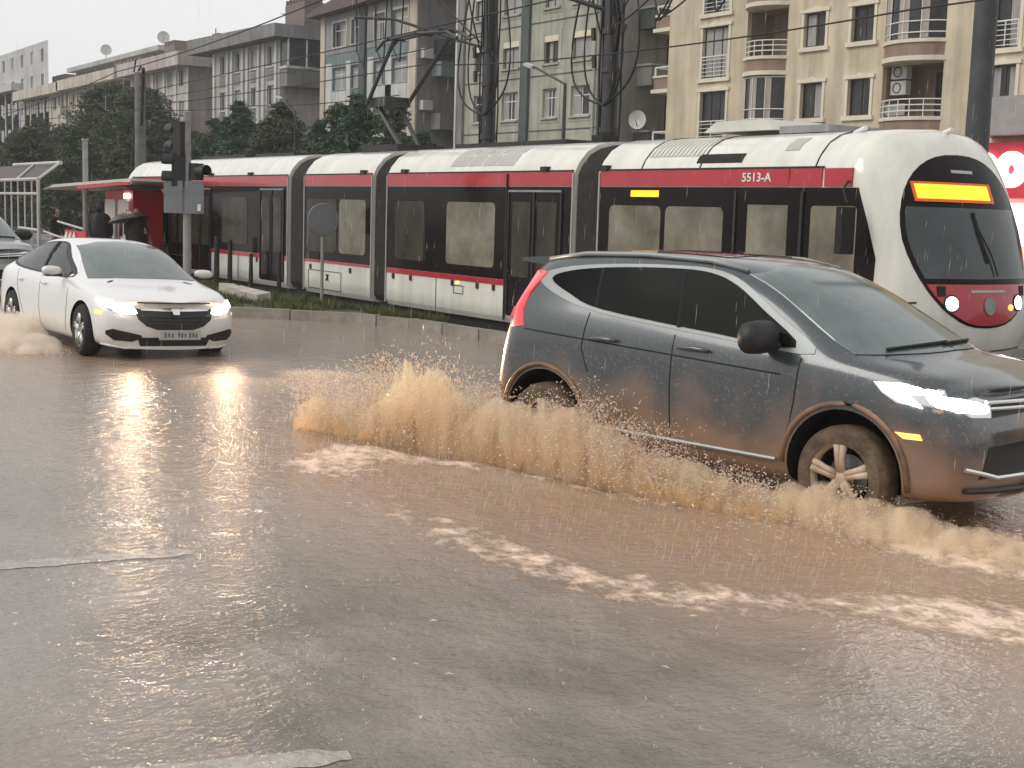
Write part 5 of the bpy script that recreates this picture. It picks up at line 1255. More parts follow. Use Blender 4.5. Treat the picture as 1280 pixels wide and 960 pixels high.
def arm(th, pts, r_, nm='bracket_arm', m='mast'):
    l = th.location; return MB().tube([(p[0]-l.x, p[1]-l.y, p[2]) for p in pts], r_, 6).build(nm, m, th)
arm(mA, [(-25.0, 15.5, 5.35), (-26.9, 14.2, 6.05), (-27.6, 13.6, 6.1)], .035); arm(mA, [(-25.0, 15.5, 5.1), (-23.3, 14.4, 6.4)], .02); arm(mA, [(-25, 15.5, 5.3), (-26.6, 14.6, 6.9)], .018)
arm(mB_, [(-20.6, 15.5, 5.0), (-19.6, 14.8, 5.42), (-18.2, 13.6, 5.9)], .05); arm(mB_, [(-20.6, 15.5, 5.6), (-18.3, 13.9, 5.95)], .04); arm(mB_, [(-19.9, 15.1, 5.22), (-17.6, 13.4, 4.95)], .035); arm(mB_, [(-20.3, 15.4, 5.0), (-20.0, 15.2, 6.2)], .015)
arm(mB_, [(-20.75, 15.5, 5.7), (-22.2, 14.3, 6.3)], .05)
arm(mD, [(-48.2, 15.5, 5.95), (-44.6, 14.4, 5.85), (-42.2, 13.6, 5.8)], .06); arm(mD, [(-48.2, 15.5, 4.65), (-45, 14.5, 5.4), (-42.1, 13.6, 6.0)], .055); arm(mD, [(-48.6, 15.5, 6.3), (-48.75, 15.3, 3.2)], .03)
arm(mD, [(-48.7, 15.4, 6.5), (-48.5, 15.4, 6.9)], .03); arm(mD, [(-48.2, 15.4, 6.5), (-47.6, 15.3, 6.6)], .04)
for th, x in ((mA, -25.0), (mB_, -20.75)):
    for k, (dx, dz) in enumerate(((-.9, 6.0), (-.55, 6.2), (.45, 6.1), (.85, 6.4), (.25, 5.7))):
        pts = [(x+dx*math.sin(math.pi*min(1, t*1.1))*.9+dx*t*.6, 15.35, 4.0+(dz+1.6-4.0)*t-.9*math.sin(math.pi*t)) for t in [i/14 for i in range(15)]]
        arm(th, pts, .02, 'cable_loop', 'cable')
    for dx in (-.32, .3, .42): arm(th, [(x+dx*.5, 15.35, 5.3), (x+dx*1.0, 15.2, 6.1), (x+dx*1.6, 15.1, 7)], .018, 'cable_loop', 'cable')
    for dx, z in ((.27, 4.45), (-.25, 4.7), (.3, 5.35), (-.3, 5.2)): arm(th, [(x+dx, 15.3, z), (x+dx*1.1, 15.3, z+.22)], .05, 'insulator', 'insulator')
def wire(pts, r_, label, sag=.0, cat='wire', name='overhead_wire'):
    out = []
    for a_, b2 in zip(pts[:-1], pts[1:]):
        for k in range(12):
            t = k/12; out.append(Vector(a_).lerp(Vector(b2), t)-Vector((0, 0, sag*4*t*(1-t))))
    out.append(Vector(pts[-1])); return tag(MB().tube(out, r_, 5).build(name, 'cable'), label, cat)
wire([(-57, 12.8, 5.2), (-42.2, 12.8, 5.85), (-28.0, 12.8, 6.35), (-12, 12.8, 7.5)], .016, 'wire climbing from the left past the concrete mast arm into the sky', .1)
wire([(-42.1, 13.6, 5.3), (-27.5, 12.8, 5.27), (-18.3, 13.4, 5.6)], .014, 'contact wire running over the pantograph head')
wire([(-60, 14.0, 4.7), (-42, 14.0, 4.95), (-25.2, 14.0, 4.95), (-19.5, 14, 4.68), (-12.4, 14, 4.72), (-4, 14, 4.9)], .013, 'thin wire crossing the green and beige blocks at window height', .05)
wire([(-75, 13.5, 5.4), (-42, 13.5, 4.75), (-33, 13.5, 4.45), (-25.3, 13.5, 4.3)], .012, 'thin wire crossing below the windows of the grey and teal blocks', .06)
wire([(-75, 15.3, 6.3), (-48.5, 15.4, 5.5), (-36, 15.4, 5.6), (-25.2, 15.4, 5.65)], .013, 'thin wire crossing the upper windows of the teal block', .08)
for k, x in enumerate((-17.6, -17.1, -16.5, -15.8)):
    wire([(x, 13.4, 7), (x+.15, 13.4, 5.5), (x+.35*(1 if k % 2 else -1), 13.4, 4.95), (x+.75, 13.4, 5.4), (x+.9, 13.4, 7)], .014, ['leftmost', 'second', 'third', 'rightmost'][k]+' cable loop hanging in front of the beige block', .04, 'cable', 'hanging_cable')
for k, x in enumerate((-30.4, -29.4, -28.6)):
    wire([(x, 15, 8), (x+.1, 15, 5.7), (x+.5, 15, 5.3), (x+.75, 15, 8)], .018, ['leftmost', 'middle', 'rightmost'][k]+' cable loop hanging in front of the teal block', .03, 'cable', 'hanging_cable')
# street lamps behind the tram
def lamp(x, y, z0, h, dx, dz, label):
    t = thing('street_lamp', label, 'street lamp', (x, y, 0))
    MB().tube([(0, 0, 0), (0, 0, h)], [.09, .05], 8).build('pole', 'mast', t); MB().tube([(0, 0, h), (dx*.9, 0, h+dz*.95), (dx, 0, h+dz)], .035, 6).build('arm', 'mast', t)
    MB().box((dx, 0, h+dz), (.5, .22, .1), 0, Matrix.Rotation(.3, 3, 'Y')).build('lamp_head', 'trim_grey', t)
lamp(-34.4, 24, 0, 5.85, -1.95, .68, 'thin street lamp arching left in front of the green block'); lamp(-65.5, 29, 0, 6.6, -2.0, .9, 'street lamp peeping out of the trees below the grey block')

# ---- traffic light on the island
tlp = thing('traffic_light', 'traffic light pole with black signal heads and grey back plates', 'traffic light', (-24.13, 8.59, .12))
MB().lathe([(.085, 0), (.075, .3), (.068, 3.4), (.075, 3.42), (.075, 3.48), (0, 3.5)], n=16, axis='z').build('pole', 'pole_light', tlp, smooth=40)
vx = Vector((.546, .838, 0))    # left-right as the driver across the road sees it
def box_o(name, m, c, d, rz, par=tlp): return MB().box((0, 0, 0), d, 0).build(name, m, par, loc=c) if False else (lambda o: (setattr(o, 'rotation_euler', (0, 0, rz)), o)[1])(MB().box((0, 0, 0), d).build(name, m, par, loc=c))
rz = R(-33+90+0)
def sig(cx, cz, n, face, dist, lab=None):
    c = Vector((vx.x*cx, vx.y*cx, cz)); hd_ = box_o('signal_head', 'black_plastic', tuple(c), (.24, .2, .3*n), math.atan2(face.y, face.x))
    for k in range(n):
        z = (k-(n-1)/2)*.3; mb = MB(); vs = []
        nseg = 14
        for i in range(nseg+1):
            a_ = math.pi*(-.15+1.3*i/nseg)
            for r_ in (.125, .115):
                for x in (.10, .30-.05*abs(math.cos(a_))*0): vs.append((x, r_*math.cos(a_), z+r_*math.sin(a_)))
        fs = []
        for i in range(nseg):
            a_ = 4*i; fs += [(a_, a_+4, a_+5, a_+1), (a_+2, a_+3, a_+7, a_+6), (a_+1, a_+5, a_+7, a_+3)]
        mb.add(vs, fs); mb.build('visor', 'black_plastic', hd_)
        MB().lathe([(0, .108), (.1, .106), (.1, .1)], (0, 0, z), 16, 'x').build('lens', 'display_case', hd_)
    return hd_
left = Vector((-.93, -.36, 0)).normalized()
sig(-.13, 3.0, 2, left, 1); sig(-.14, 2.45, 2, Vector((-.5, -.86, 0)), 1); sig(.14, 2.42, 1, Vector((.9, .4, 0)), 1)
for s_ in (-1, 1): box_o('back_plate', 'sign_back', (vx.x*.19*s_+.05, vx.y*.19*s_-.08, 1.96), (.34, .03, .58), math.atan2(.838, .546))
box_o('plate_label', 'white_paint', (vx.x*.29+.09, vx.y*.29-.11, 1.78), (.06, .01, .12), math.atan2(.838, .546))

# ---- round sign seen from behind
rs = thing('round_sign', 'back of a round traffic sign on thin pole by the grass tip', 'traffic sign', (-23.69, 11.07, .12), math.atan2(.838, .546)+R(25))
MB().tube([(0, 0, 0), (0, 0, 1.85)], .032, 10).build('pole', 'pole_light', rs); MB().lathe([(0, -.05), (.30, -.05), (.31, -.035), (.30, -.02), (0, -.02)], (0, 0, 1.62), 28).build('disc', 'sign_back', rs, smooth=40)
MB().bb(.02, .1, -.02, -.015, -.05+1.55, .06+1.6).build('sticker', 'white_paint', rs); MB().bb(-.035, .035, -.02, .03, 1.45, 1.52).build('clamp', 'grey_metal', rs)
# posts along the track
for i, (x, w, h) in enumerate(((-33.0, .05, 1.0), (-31.2, .06, .95), (-29.4, .07, 1.2), (-28.6, .06, 1.15), (-27.4, .05, .9), (-25.9, .05, 1.0), (-34.2, .05, .9))):
    t = tag(MB().tube([(0, 0, 0), (.01, 0, h*.6), (-.01, .01, h)], [w, w*.9, w*.8], 7).build('fence_post', 'dark_metal', loc=(x, 11.15, .05)), 'dark post beside the tram skirt, '+['second from the left', 'third from the left', 'thick left one of a close pair in the middle', 'right one of the close pair in the middle', 'third from the right end', 'rightmost, just left of the round sign', 'leftmost, next to the umbrella'][i], 'post', 'dark posts along the track')
wire([(-34.2, 11.15, .75), (-33, 11.15, .72), (-31.2, 11.15, .73)], .012, 'thin wire strung between the leftmost posts by the track', 0)
# tall grey pole at left
t = thing('lamp_pole', 'slim pale pole rising through the white canopy', 'pole', (-36.33, 10.19, .1)); MB().tube([(0, 0, 0), (0, 0, 3.4)], [.085, .07], 10).build('shaft', 'pole_light', t); MB().bb(-.08, .08, -.08, .08, 3.4, 3.45).build('cap', 'pole_light', t)

# ---- ticket kiosk with two machines
MB().bb(-60, -30.5, 10.0, 11.25, -.05, .14).build('platform', 'kerb', kind='structure')
K = thing('ticket_kiosk', 'red ticket kiosk with two white machines beside the tram stop', 'kiosk', (-34.8, 10.9, .14))
MB().bb(-1.15, 1.15, -.3, .45, 0, 2.1).build('cabinet', 'red_paint', K)
for cx in (-.58, .52):
    mb = MB(); pr_ = []
    for sx_, sz_, a0 in ((1, 1, 0), (-1, 1, 90), (-1, -1, 180), (1, -1, 270)):
        for k in range(4): t_ = R(a0+30*k); pr_.append((cx+sx_*.34+.1*math.cos(t_), .98+sz_*.78+.1*math.sin(t_)))
    m_ = mb.prism(pr_, -.36, -.3).build('ticket_machine', 'machine', K)
    MB().bb(cx-.26, cx-.02, -.375, -.36, .95, 1.35).build('screen', 'screen', m_); MB().bb(cx+.1, cx+.28, -.375, -.36, 1.0, 1.3).build('keypad', 'screen', m_); MB().bb(cx-.12, cx+.16, -.38, -.36, .5, .65).build('ticket_tray', 'screen', m_); MB().bb(cx-.3, cx-.22, -.375, -.36, .7, 1.3).build('coin_slot', 'red_paint', m_)
MB().bb(.55, .85, -.34, -.3, 1.9, 2.02).build('kiosk_lamp', 'lamp_white', K)
cn_ = MB().prism([(-4.9, 2.08), (-3.6, 2.22), (3.2, 2.36), (3.2, 2.30), (-3.6, 2.14)], -1.0, .6).build('canopy', 'canopy_grey', K)
MB().bb(-1.2, 3.1, -.98, -.94, 2.1, 2.2).build('fascia', 'red_paint', K) if False else MB().prism([(-1.2, 2.10), (3.2, 2.22), (3.2, 2.28), (-1.2, 2.19)], -1.03, -1.003).build('fascia', 'red_paint', K)
# ---- steel frame shelter, railing and barrier at the left
fr = thing('steel_frame', 'open pale steel frame with sloping brown roof panels at the left edge', 'shelter', (-43.5, 9.6, .1))
def fm(pts, r_=.04, nm='frame_tube', m='shelter_paint'): return MB().tube([(p[0]+43.5, p[1]-9.6, p[2]-.1) for p in pts], r_, 6).build(nm, m, fr)
fm([(-38.8, 9.6, .1), (-38.8, 9.6, 2.48)], .05); fm([(-46, 9.6, 2.46), (-38.8, 9.6, 2.5)], .05); fm([(-46, 9.6, 2.07), (-38.8, 9.6, 2.1)]); fm([(-41, 9.6, 1.12), (-38.8, 9.6, 1.1)])
fm([(-45, 10.4, 2.98), (-39.5, 10.4, 2.98)], .06); fm([(-39.6, 10.4, 2.98), (-38.8, 9.6, 2.5)]); fm([(-42.4, 10.4, 2.98), (-41.2, 9.6, 2.5)])
for x in (-39.6, -40.4, -41.2, -42.0, -42.8): fm([(x, 9.62, .9 if x < -40 else .4), (x, 9.62, 2.46)], .025, 'bar')
MB().add([(-3.5, .8, 2.85), (3.85, .8, 2.85), (4.65, .02, 2.37), (-3.5, .02, 2.37), (-3.5, .82, 2.83), (3.85, .82, 2.83), (4.65, .04, 2.35), (-3.5, .04, 2.35)], [(0, 1, 2, 3), (7, 6, 5, 4), (0, 3, 7, 4), (1, 5, 6, 2), (0, 4, 5, 1), (3, 2, 6, 7)]).build('roof_panel', 'shelter_roof', fr)
hr = thing('handrail', 'grey ramp handrail sloping down from the steel frame', 'handrail', (-38.7, 9.7, .1))
MB().tube([(0, 0, .98), (1.5, 0, .88), (2.6, 0, .85)], .03, 6).build('rail', 'shelter_paint', hr)
for x in (.8, 2.0): MB().tube([(x, 0, 0), (x, 0, .9)], .025, 6).build('post', 'shelter_paint', hr)
br = thing('barrier', 'red and white striped barrier left of the ticket kiosk', 'barrier', (-36.1, 9.7, .1))
for k in range(5):
    o = MB().box((0, 0, 0), (.16, .03, .55), 0, Matrix.Rotation(.85, 3, 'Y')).build('stripe', 'white_paint' if k % 2 == 0 else 'red_paint', br, loc=(-.3+.18*k, -.03 if k % 2 else -.035, .80))
MB().bb(-.4, 1.5, 0, .04, .55, 1.08).build('board', 'red_paint', br); MB().tube([(-1.1, 0, 1.28), (1.3, 0, 1.14)], .03, 6).build('top_rail', 'shelter_paint', br)
for x in (-.3, 1.4): MB().tube([(x, .03, 0), (x, .03, 1.1)], .03, 6).build('post', 'red_paint', br)

# ------------------------------------------------------------ PEOPLE
def skin_body(name, verts, edges, radii, m, parent, lvl=2, loc=(0, 0, 0)):
    me = bpy.data.meshes.new(name); me.from_pydata(verts, edges, []); o = bpy.data.objects.new(name, me); COL.objects.link(o)
    md = o.modifiers.new('s', 'SKIN'); 
    for i, r_ in enumerate(radii): me.skin_vertices[0].data[i].radius = r_ if isinstance(r_, tuple) else (r_, r_)
    me.skin_vertices[0].data[0].use_root = True
    s = o.modifiers.new('ss', 'SUBSURF'); s.levels = s.render_levels = lvl
    dg = bpy.context.evaluated_depsgraph_get(); dg.update(); em = bpy.data.meshes.new_from_object(o.evaluated_get(dg)); bpy.data.objects.remove(o)
    return link(name, em, m, parent, True, loc)
def person(label, loc, rz, coat, s=1.0, hood=False, armpose='down', lower='trousers', head_m='skin'):
    t = thing('person', label, 'person', loc, rz)
    k = lambda x, y, z: (x*s, y*s, z*s)
    V = [k(0, 0, .95), k(0, .01, 1.12), k(0, .0, 1.32), k(0, 0, 1.46), k(0, .02, 1.54),
         k(-.1, 0, .88), k(-.1, .03, .5), k(-.1, -.02, .09), k(-.1, .12, .04), k(.1, 0, .88), k(.11, -.04, .5), k(.11, -.1, .09), k(.11, .04, .04),
         k(-.19, 0, 1.42), k(-.25, .02, 1.15), k(.19, 0, 1.42), k(.25, .02, 1.15)]
    if armpose == 'down': V += [k(-.25, .12, .92), k(.25, .1, .92)]
    else: V += [k(-.20, .22, 1.28), k(.25, .12, .92)]
    E_ = [(0, 1), (1, 2), (2, 3), (3, 4), (0, 5), (5, 6), (6, 7), (7, 8), (0, 9), (9, 10), (10, 11), (11, 12), (3, 13), (13, 14), (14, 17), (3, 15), (15, 16), (16, 18)]
    rr = [(.17, .12), (.155, .115), (.18, .13), (.12, .09), (.06, .06), .1, .07, .05, .04, .1, .07, .05, .04, .075, .06, .075, .06, .042, .042]
    b = skin_body('body', V, E_, [tuple(q*s for q in (r_ if isinstance(r_, tuple) else (r_, r_))) for r_ in rr], coat, t)
    # head with face, hair or hood
    mb = MB(); n = 14; prof_ = [(0, -.125), (.045, -.115), (.066, -.07), (.078, -.01), (.08, .05), (.062, .1), (.03, .122), (0, .127)]
    mb.lathe(prof_, n=n, axis='z'); mb.v = [(x*.95, y*1.18+(.012 if z < -.05 else 0), z) for x, y, z in mb.v]
    hd_ = mb.build('head', head_m, t, smooth=True, loc=k(0, .03, 1.645))
    MB().prism([(.088, -.03), (.118, -.035), (.09, .012)], -.012, .012, 'x').build('nose', head_m, hd_)
    for sx_ in (-1, 1): MB().lathe([(0, .0), (.012, .002), (0, .008)], (sx_*.03, .088, .01), 8).build('eye', 'hair', hd_)
    mb = MB(); pf = [(0, -.10), (.09, -.09), (.1, -.02), (.098, .06), (.07, .125), (0, .15)] if hood else [(0, -.04), (.084, -.03), (.09, .03), (.075, .1), (0, .14)]
    mb.lathe(pf, n=16, axis='z'); mb.v = [(x*1.05, y*1.1-.03, z+.0) for x, y, z in mb.v]
    mb.build('hood' if hood else 'hair', coat if hood else 'hair', hd_, smooth=True)
    # hands: palm, four fingers and thumb
    for i, sx_ in ((17, -1), (18, 1)):
        p = Vector(V[i]); vv = [(0, 0, 0), (0, .02, -.06)]; ee = [(0, 1)]; rad = [.03, .034]
        for f in range(4):
            x = -.03+.02*f; c = len(vv); vv += [(x, .03, -.10-.01*(f in (1, 2))), (x, .055, -.135-.012*(f in (1, 2)))]; ee += [(1, c), (c, c+1)]; rad += [.01, .008]
        c = len(vv); vv += [(-.03*sx_, .045, -.05), (-.035*sx_, .06, -.085)]; ee += [(0, c), (c, c+1)]; rad += [.012, .009]
        skin_body('hand', vv, ee, rad, 'skin', t, 1, tuple(p))
    # lower clothes
    for sx_, dy in ((-1, 0), (1, -.04)):
        MB().tube([k(sx_*.1, 0, .9), k(sx_*.105, dy*.5+.015, .5), k(sx_*.105, -.02+dy*1.6, .1)], [.115*s, .088*s, .07*s], 10).build('trouser_leg', lower, t, smooth=True)
    return t
pa = person('person in a black hooded coat standing in front of the red kiosk', (-34.9, 10.15, .14), R(60), 'coat_black', 1.0, True)
MB().lathe([(0, .62), (.24, .64), (.235, 1.0), (.225, 1.25), (.21, 1.42), (.1, 1.52), (0, 1.53)], n=18, axis='z').build('coat', 'coat_black', pa, smooth=40)
pbn = person('person in dark coat under a grey umbrella carrying a white bag', (-33.4, 10.6, .14), R(-100), 'coat_dark', .93, False, 'hold', 'trousers')
MB().lathe([(0, .42), (.27, .45), (.25, .9), (.22, 1.2), (.19, 1.33), (.08, 1.42), (0, 1.43)], n=18, axis='z').build('coat', 'coat_dark', pbn, smooth=40)
MB().lathe([(0, 1.36), (.1, 1.37), (.11, 1.42), (.09, 1.47), (0, 1.48)], n=14, axis='z').build('scarf', 'coat_maroon', pbn, smooth=True)
um = thing('umbrella', 'grey umbrella held over the person with white bag', 'umbrella', (-33.45, 10.5, 1.12)); um.rotation_euler = (R(8), R(-10), 0)
n = 8; mb = MB(); vs = [(0, 0, .60)]; fs = []
ring1 = 5
for j in range(1, ring1+1):
    for k in range(n*4):
        t_ = 2*math.pi*k/(n*4); r_ = .52*j/ring1*(1-.06*abs(math.sin(n*t_/2))*j/ring1); vs.append((r_*math.cos(t_), r_*math.sin(t_), .60-.20*(j/ring1)**2))
for k in range(n*4): fs.append((0, 1+k, 1+(k+1) % (n*4)))
for j in range(ring1-1):
    for k in range(n*4): a_ = 1+j*n*4; fs.append((a_+k, a_+n*4+k, a_+n*4+(k+1) % (n*4), a_+(k+1) % (n*4)))
mb.add(vs, fs).build('canopy', 'umbrella_cloth', um, smooth=30)
MB().tube([(0, 0, -.1), (0, 0, .66)], .012, 6).build('shaft', 'dark_metal', um); MB().tube([(0, 0, -.1), (.0, .03, -.15), (0, .07, -.12)], .016, 6).build('handle', 'black_plastic', um)
for k in range(8):
    t_ = 2*math.pi*k/8; MB().tube([(0, 0, .58), (.26*math.cos(t_), .26*math.sin(t_), .53), (.51*math.cos(t_), .51*math.sin(t_), .385)], .006, 4).build('rib', 'dark_metal', um)
bg_ = thing('shopping_bag', 'white shopping bag hanging from the hand of the person under the umbrella', 'bag', (-33.0, 10.35, .45))
MB().prism([(-.19, 0), (.19, .02), (.17, .36), (.05, .34), (-.06, .36), (-.16, .34)], -.06, .06).build('pouch', 'bag_white', bg_)
for s_ in (-1, 1): MB().tube([(-.08, s_*.04, .34), (-.07, s_*.03, .52), (0, s_*.01, .58), (.07, s_*.03, .52), (.08, s_*.04, .34)], .009, 5).build('handle', 'bag_white', bg_)
pc = person('dark haired person seen behind the bars of the steel frame', (-40.9, 10.6, .14), R(-60), 'coat_black', .86)
pd = person('person in navy cap and maroon jacket at the right edge before the shop', (-20.5, 26.8, .25), R(-90), 'coat_maroon', 1.08); 
MB().lathe([(0, 1.68), (.11, 1.69), (.115, 1.78), (.1, 1.85), (0, 1.9)], (0, .02, .09), 16, 'z').build('cap', 'navy', pd, smooth=40)

# ------------------------------------------------------------ SPRAY, DROPLETS, RAIN
def spray_mat(name, c, c2, vs=6., trans=.35, rough=.35):
    m = bpy.data.materials.new(name); m.use_nodes = True; nt = m.node_tree; L = nt.links; b = nt.nodes['Principled BSDF']; out = nt.nodes['Material Output']
    t = nd(nt, 'TexCoord'); n = nd(nt, 'TexNoise', Scale=vs, Detail=4.); L.new(t.outputs['Object'], n.inputs['Vector'])
    mr = nd(nt, 'MapRange'); mr.inputs[1].default_value = .35; mr.inputs[2].default_value = .65; L.new(n.outputs[0], mr.inputs[0])
    mi = nd(nt, 'Mix', data_type='RGBA'); mi.inputs[6].default_value = (*c2, 1); mi.inputs[7].default_value = (*c, 1); L.new(mr.outputs[0], mi.inputs[0]); L.new(mi.outputs[2], b.inputs['Base Color'])
    b.inputs['Roughness'].default_value = rough; b.inputs['IOR'].default_value = 1.33
    tr = nd(nt, 'BsdfTranslucent'); L.new(mi.outputs[2], tr.inputs['Color']); ms = nd(nt, 'MixShader'); ms.inputs[0].default_value = trans
    L.new(b.outputs[0], ms.inputs[1]); L.new(tr.outputs[0], ms.inputs[2]); L.new(ms.outputs[0], out.inputs['Surface']); M[name] = m
    return m
spray_mat('spray_drop', (.98, .90, .79), (.97, .80, .60), 3., .4, .15)
spray_mat('spray_base', (.88, .66, .42), (.74, .48, .25), 4., .5)
spray_mat('spray_pale', (.92, .87, .80), (.85, .76, .66), 3., .5)
def sheet_mat(name, c, c2, lo, hi, us=9., vs_=1.6, soft=.14):
    """a torn veil of muddy water: opacity comes from its own thickness (stretched noise) and thins towards the rim"""
    m = spray_mat(name, c, c2, 4., .45, .18); nt = m.node_tree; L = nt.links; out = nt.nodes['Material Output']
    sh = out.inputs['Surface'].links[0].from_socket
    uv = nd(nt, 'Attribute'); uv.attribute_name = 'flow'; sp = nd(nt, 'SeparateXYZ'); L.new(uv.outputs['Vector'], sp.inputs[0])
    cb = nd(nt, 'CombineXYZ'); mu = nd(nt, 'Math', operation='MULTIPLY'); mu.inputs[1].default_value = us; L.new(sp.outputs[0], mu.inputs[0]); L.new(mu.outputs[0], cb.inputs[0])
    mu2 = nd(nt, 'Math', operation='MULTIPLY'); mu2.inputs[1].default_value = vs_; L.new(sp.outputs[1], mu2.inputs[0]); L.new(mu2.outputs[0], cb.inputs[1]); L.new(sp.outputs[2], cb.inputs[2])
    n = nd(nt, 'TexNoise', Scale=1., Detail=7., Roughness=.62); L.new(cb.outputs[0], n.inputs['Vector'])
    th = nd(nt, 'MapRange'); th.inputs[3].default_value = lo; th.inputs[4].default_value = hi; L.new(sp.outputs[1], th.inputs[0])
    sb_ = nd(nt, 'Math', operation='SUBTRACT'); L.new(n.outputs[0], sb_.inputs[0]); L.new(th.outputs[0], sb_.inputs[1])
    al = nd(nt, 'MapRange'); al.inputs[1].default_value = 0; al.inputs[2].default_value = soft; L.new(sb_.outputs[0], al.inputs[0])
    tp = nd(nt, 'BsdfTransparent'); mx_ = nd(nt, 'MixShader'); L.new(al.outputs[0], mx_.inputs[0]); L.new(tp.outputs[0], mx_.inputs[1]); L.new(sh, mx_.inputs[2]); L.new(mx_.outputs[0], out.inputs['Surface'])
sheet_mat('veil', (.97, .84, .66), (.93, .72, .48), .26, .66, 11., 2.0, .22)
sheet_mat('veil_thin', (.98, .90, .78), (.95, .82, .64), .36, .68, 14., 2.0, .2)
sheet_mat('veil_pale', (.88, .80, .70), (.80, .68, .56), .42, .74, 3., 2., .35)
nS = np.array([hX.y, -hX.x]); hA = np.array([hX.x, hX.y]); f0 = np.array([fwS.x, fwS.y])
def W3(a, b, z): 
    a = np.asarray(a, float); b = np.asarray(b, float); p = f0[None]+a.ravel()[:, None]*hA+b.ravel()[:, None]*nS
    return np.concatenate([p, np.asarray(z, float).ravel()[:, None]], 1)
def strands(P0, V0, T_, r0, seg=4, g=9.8):
    """short pieces of ballistic paths as tapered three sided slivers; P0,V0 (n,3), T_ duration, r0 radius"""
    n = len(P0); rings = []
    side = np.cross(V0, rng.normal(0, 1, (n, 3))); side /= np.linalg.norm(side, axis=1)[:, None]+1e-9
    up = np.cross(V0/np.linalg.norm(V0, axis=1)[:, None], side)
    for k in range(seg):
        t = (T_*k/(seg-1))[:, None]; c = P0+V0*t-np.array([0, 0, g/2])*t*t; f = math.sin(math.pi*(.12+.86*k/(seg-1)))**.8*(1 if k < seg-1 else .4)
        wob = rng.normal(0, 1, (n, 3))*(r0[:, None]*.5)
        for j in range(3):
            a_ = 2*math.pi*j/3; rings.append(c+wob+(side*math.cos(a_)+up*math.sin(a_))*(r0*f)[:, None])
    V = np.stack(rings, 1); base_ = (np.arange(n)*seg*3)[:, None]
    F = [[k*3+j, k*3+(j+1) % 3, (k+1)*3+(j+1) % 3, (k+1)*3+j] for k in range(seg-1) for j in range(3)]
    F = (base_[:, :, None]+np.array(F)[None]).reshape(-1, 4)
    return V.reshape(-1, 3), F
def drops(P, r_, V=None):
    """octahedral droplets, slightly drawn out"""
    n = len(P); st = np.ones((n, 1))*1.0; d = rng.normal(0, 1, (n, 3)); d /= np.linalg.norm(d, axis=1)[:, None]
    if V is not None: d = V/(np.linalg.norm(V, axis=1)[:, None]+1e-9)
    s1 = np.cross(d, rng.normal(0, 1, (n, 3))); s1 /= np.linalg.norm(s1, axis=1)[:, None]+1e-9; s2 = np.cross(d, s1); r_ = r_[:, None]; e = 1+1.6*rng.random((n, 1))
    Vt = np.stack([P+d*r_*e, P-d*r_*e, P+s1*r_, P-s1*r_, P+s2*r_, P-s2*r_], 1).reshape(-1, 3)
    F = np.array([[0, 2, 4], [0, 4, 3], [0, 3, 5], [0, 5, 2], [1, 4, 2], [1, 3, 4], [1, 5, 3], [1, 2, 5]])
    return Vt, ((np.arange(n)*6)[:, None, None]+F[None]).reshape(-1, 3)
def add_meshes(name, parts, m, label, cat):
    Vs = []; Fs = []; o = 0
    for V, F in parts:
        if F.shape[1] == 3: F = np.concatenate([F, F[:, :1]*0-1], 1)
        Vs.append(V); Fs.append(np.where(F >= 0, F+o, -1)); o += len(V)
    V = np.concatenate(Vs); F = np.concatenate(Fs)
    quads = F[F[:, 3] >= 0]; tris = F[F[:, 3] < 0][:, :3]
    me = bpy.data.meshes.new(name); me.vertices.add(len(V)); me.vertices.foreach_set('co', V.astype('f').ravel())
    li = np.concatenate([quads.ravel(), tris.ravel()]).astype('i'); me.loops.add(len(li)); me.loops.foreach_set('vertex_index', li)
    me.polygons.add(len(quads)+len(tris)); me.polygons.foreach_set('loop_start', np.concatenate([np.arange(len(quads))*4, len(quads)*4+np.arange(len(tris))*3]).astype('i'))
    me.update(calc_edges=True); me.validate()
    return tag(link(name, me, m, None, True, kind='stuff'), label, cat)
# height envelope of the curtain along the SUV (a) measured from the photograph
ea = np.array([-5.6, -5.0, -4.5, -3.9, -3.4, -2.8, -2.4, -1.9, -1.4, -.9, -.4, .1, .5])
eh = np.array([.03, .32, .45, .55, .56, .42, .46, .56, .48, .38, .28, .16, .05])
eh = eh*1.1
H_ = lambda a: np.interp(a, ea, eh)
bline = lambda a: np.interp(a, [-5.6, -4.6, -3.7, -2.4, -.75, .3], [.42, .34, .20, .22, .36, .36])
n = 8000
w_ = rng.choice(len(ea)-1, n, p=(lambda q: q/q.sum())(eh[:-1]**.8)); a0 = ea[w_]+(ea[w_+1]-ea[w_])*rng.random(n)+rng.normal(0, .08, n)
clus = .6+.65*vnoise(a0*5.5, a0*0+3, 21)+.25*(vnoise(a0*17, a0*0+1, 22)-.5)
vz = np.sqrt(2*9.8*H_(a0)*clus*rng.uniform(.25, 1.05, n)); vb = rng.uniform(.15, 1.1, n)*(.5+H_(a0)); va = rng.normal(-.05, .3, n)
t0 = rng.random(n)**.8*vz/9.8*1.15
p0 = W3(a0, bline(a0)+rng.normal(0, .06, n), rng.uniform(-.01, .02, n)); v0 = va[:, None]*np.append(hA, 0)+vb[:, None]*np.append(nS, 0); v0[:, 2] = vz
pc_ = p0+v0*t0[:, None]; pc_[:, 2] -= 4.9*t0**2; vc = v0.copy(); vc[:, 2] -= 9.8*t0
ln = rng.uniform(.012, .05, n)/np.linalg.norm(vc, axis=1).clip(.8)*np.where(a0 > -2.9, .6, 1.)
S1_ = strands(pc_, vc, ln, rng.uniform(.0012, .0042, n)*(1.25-.5*rng.random(n)))
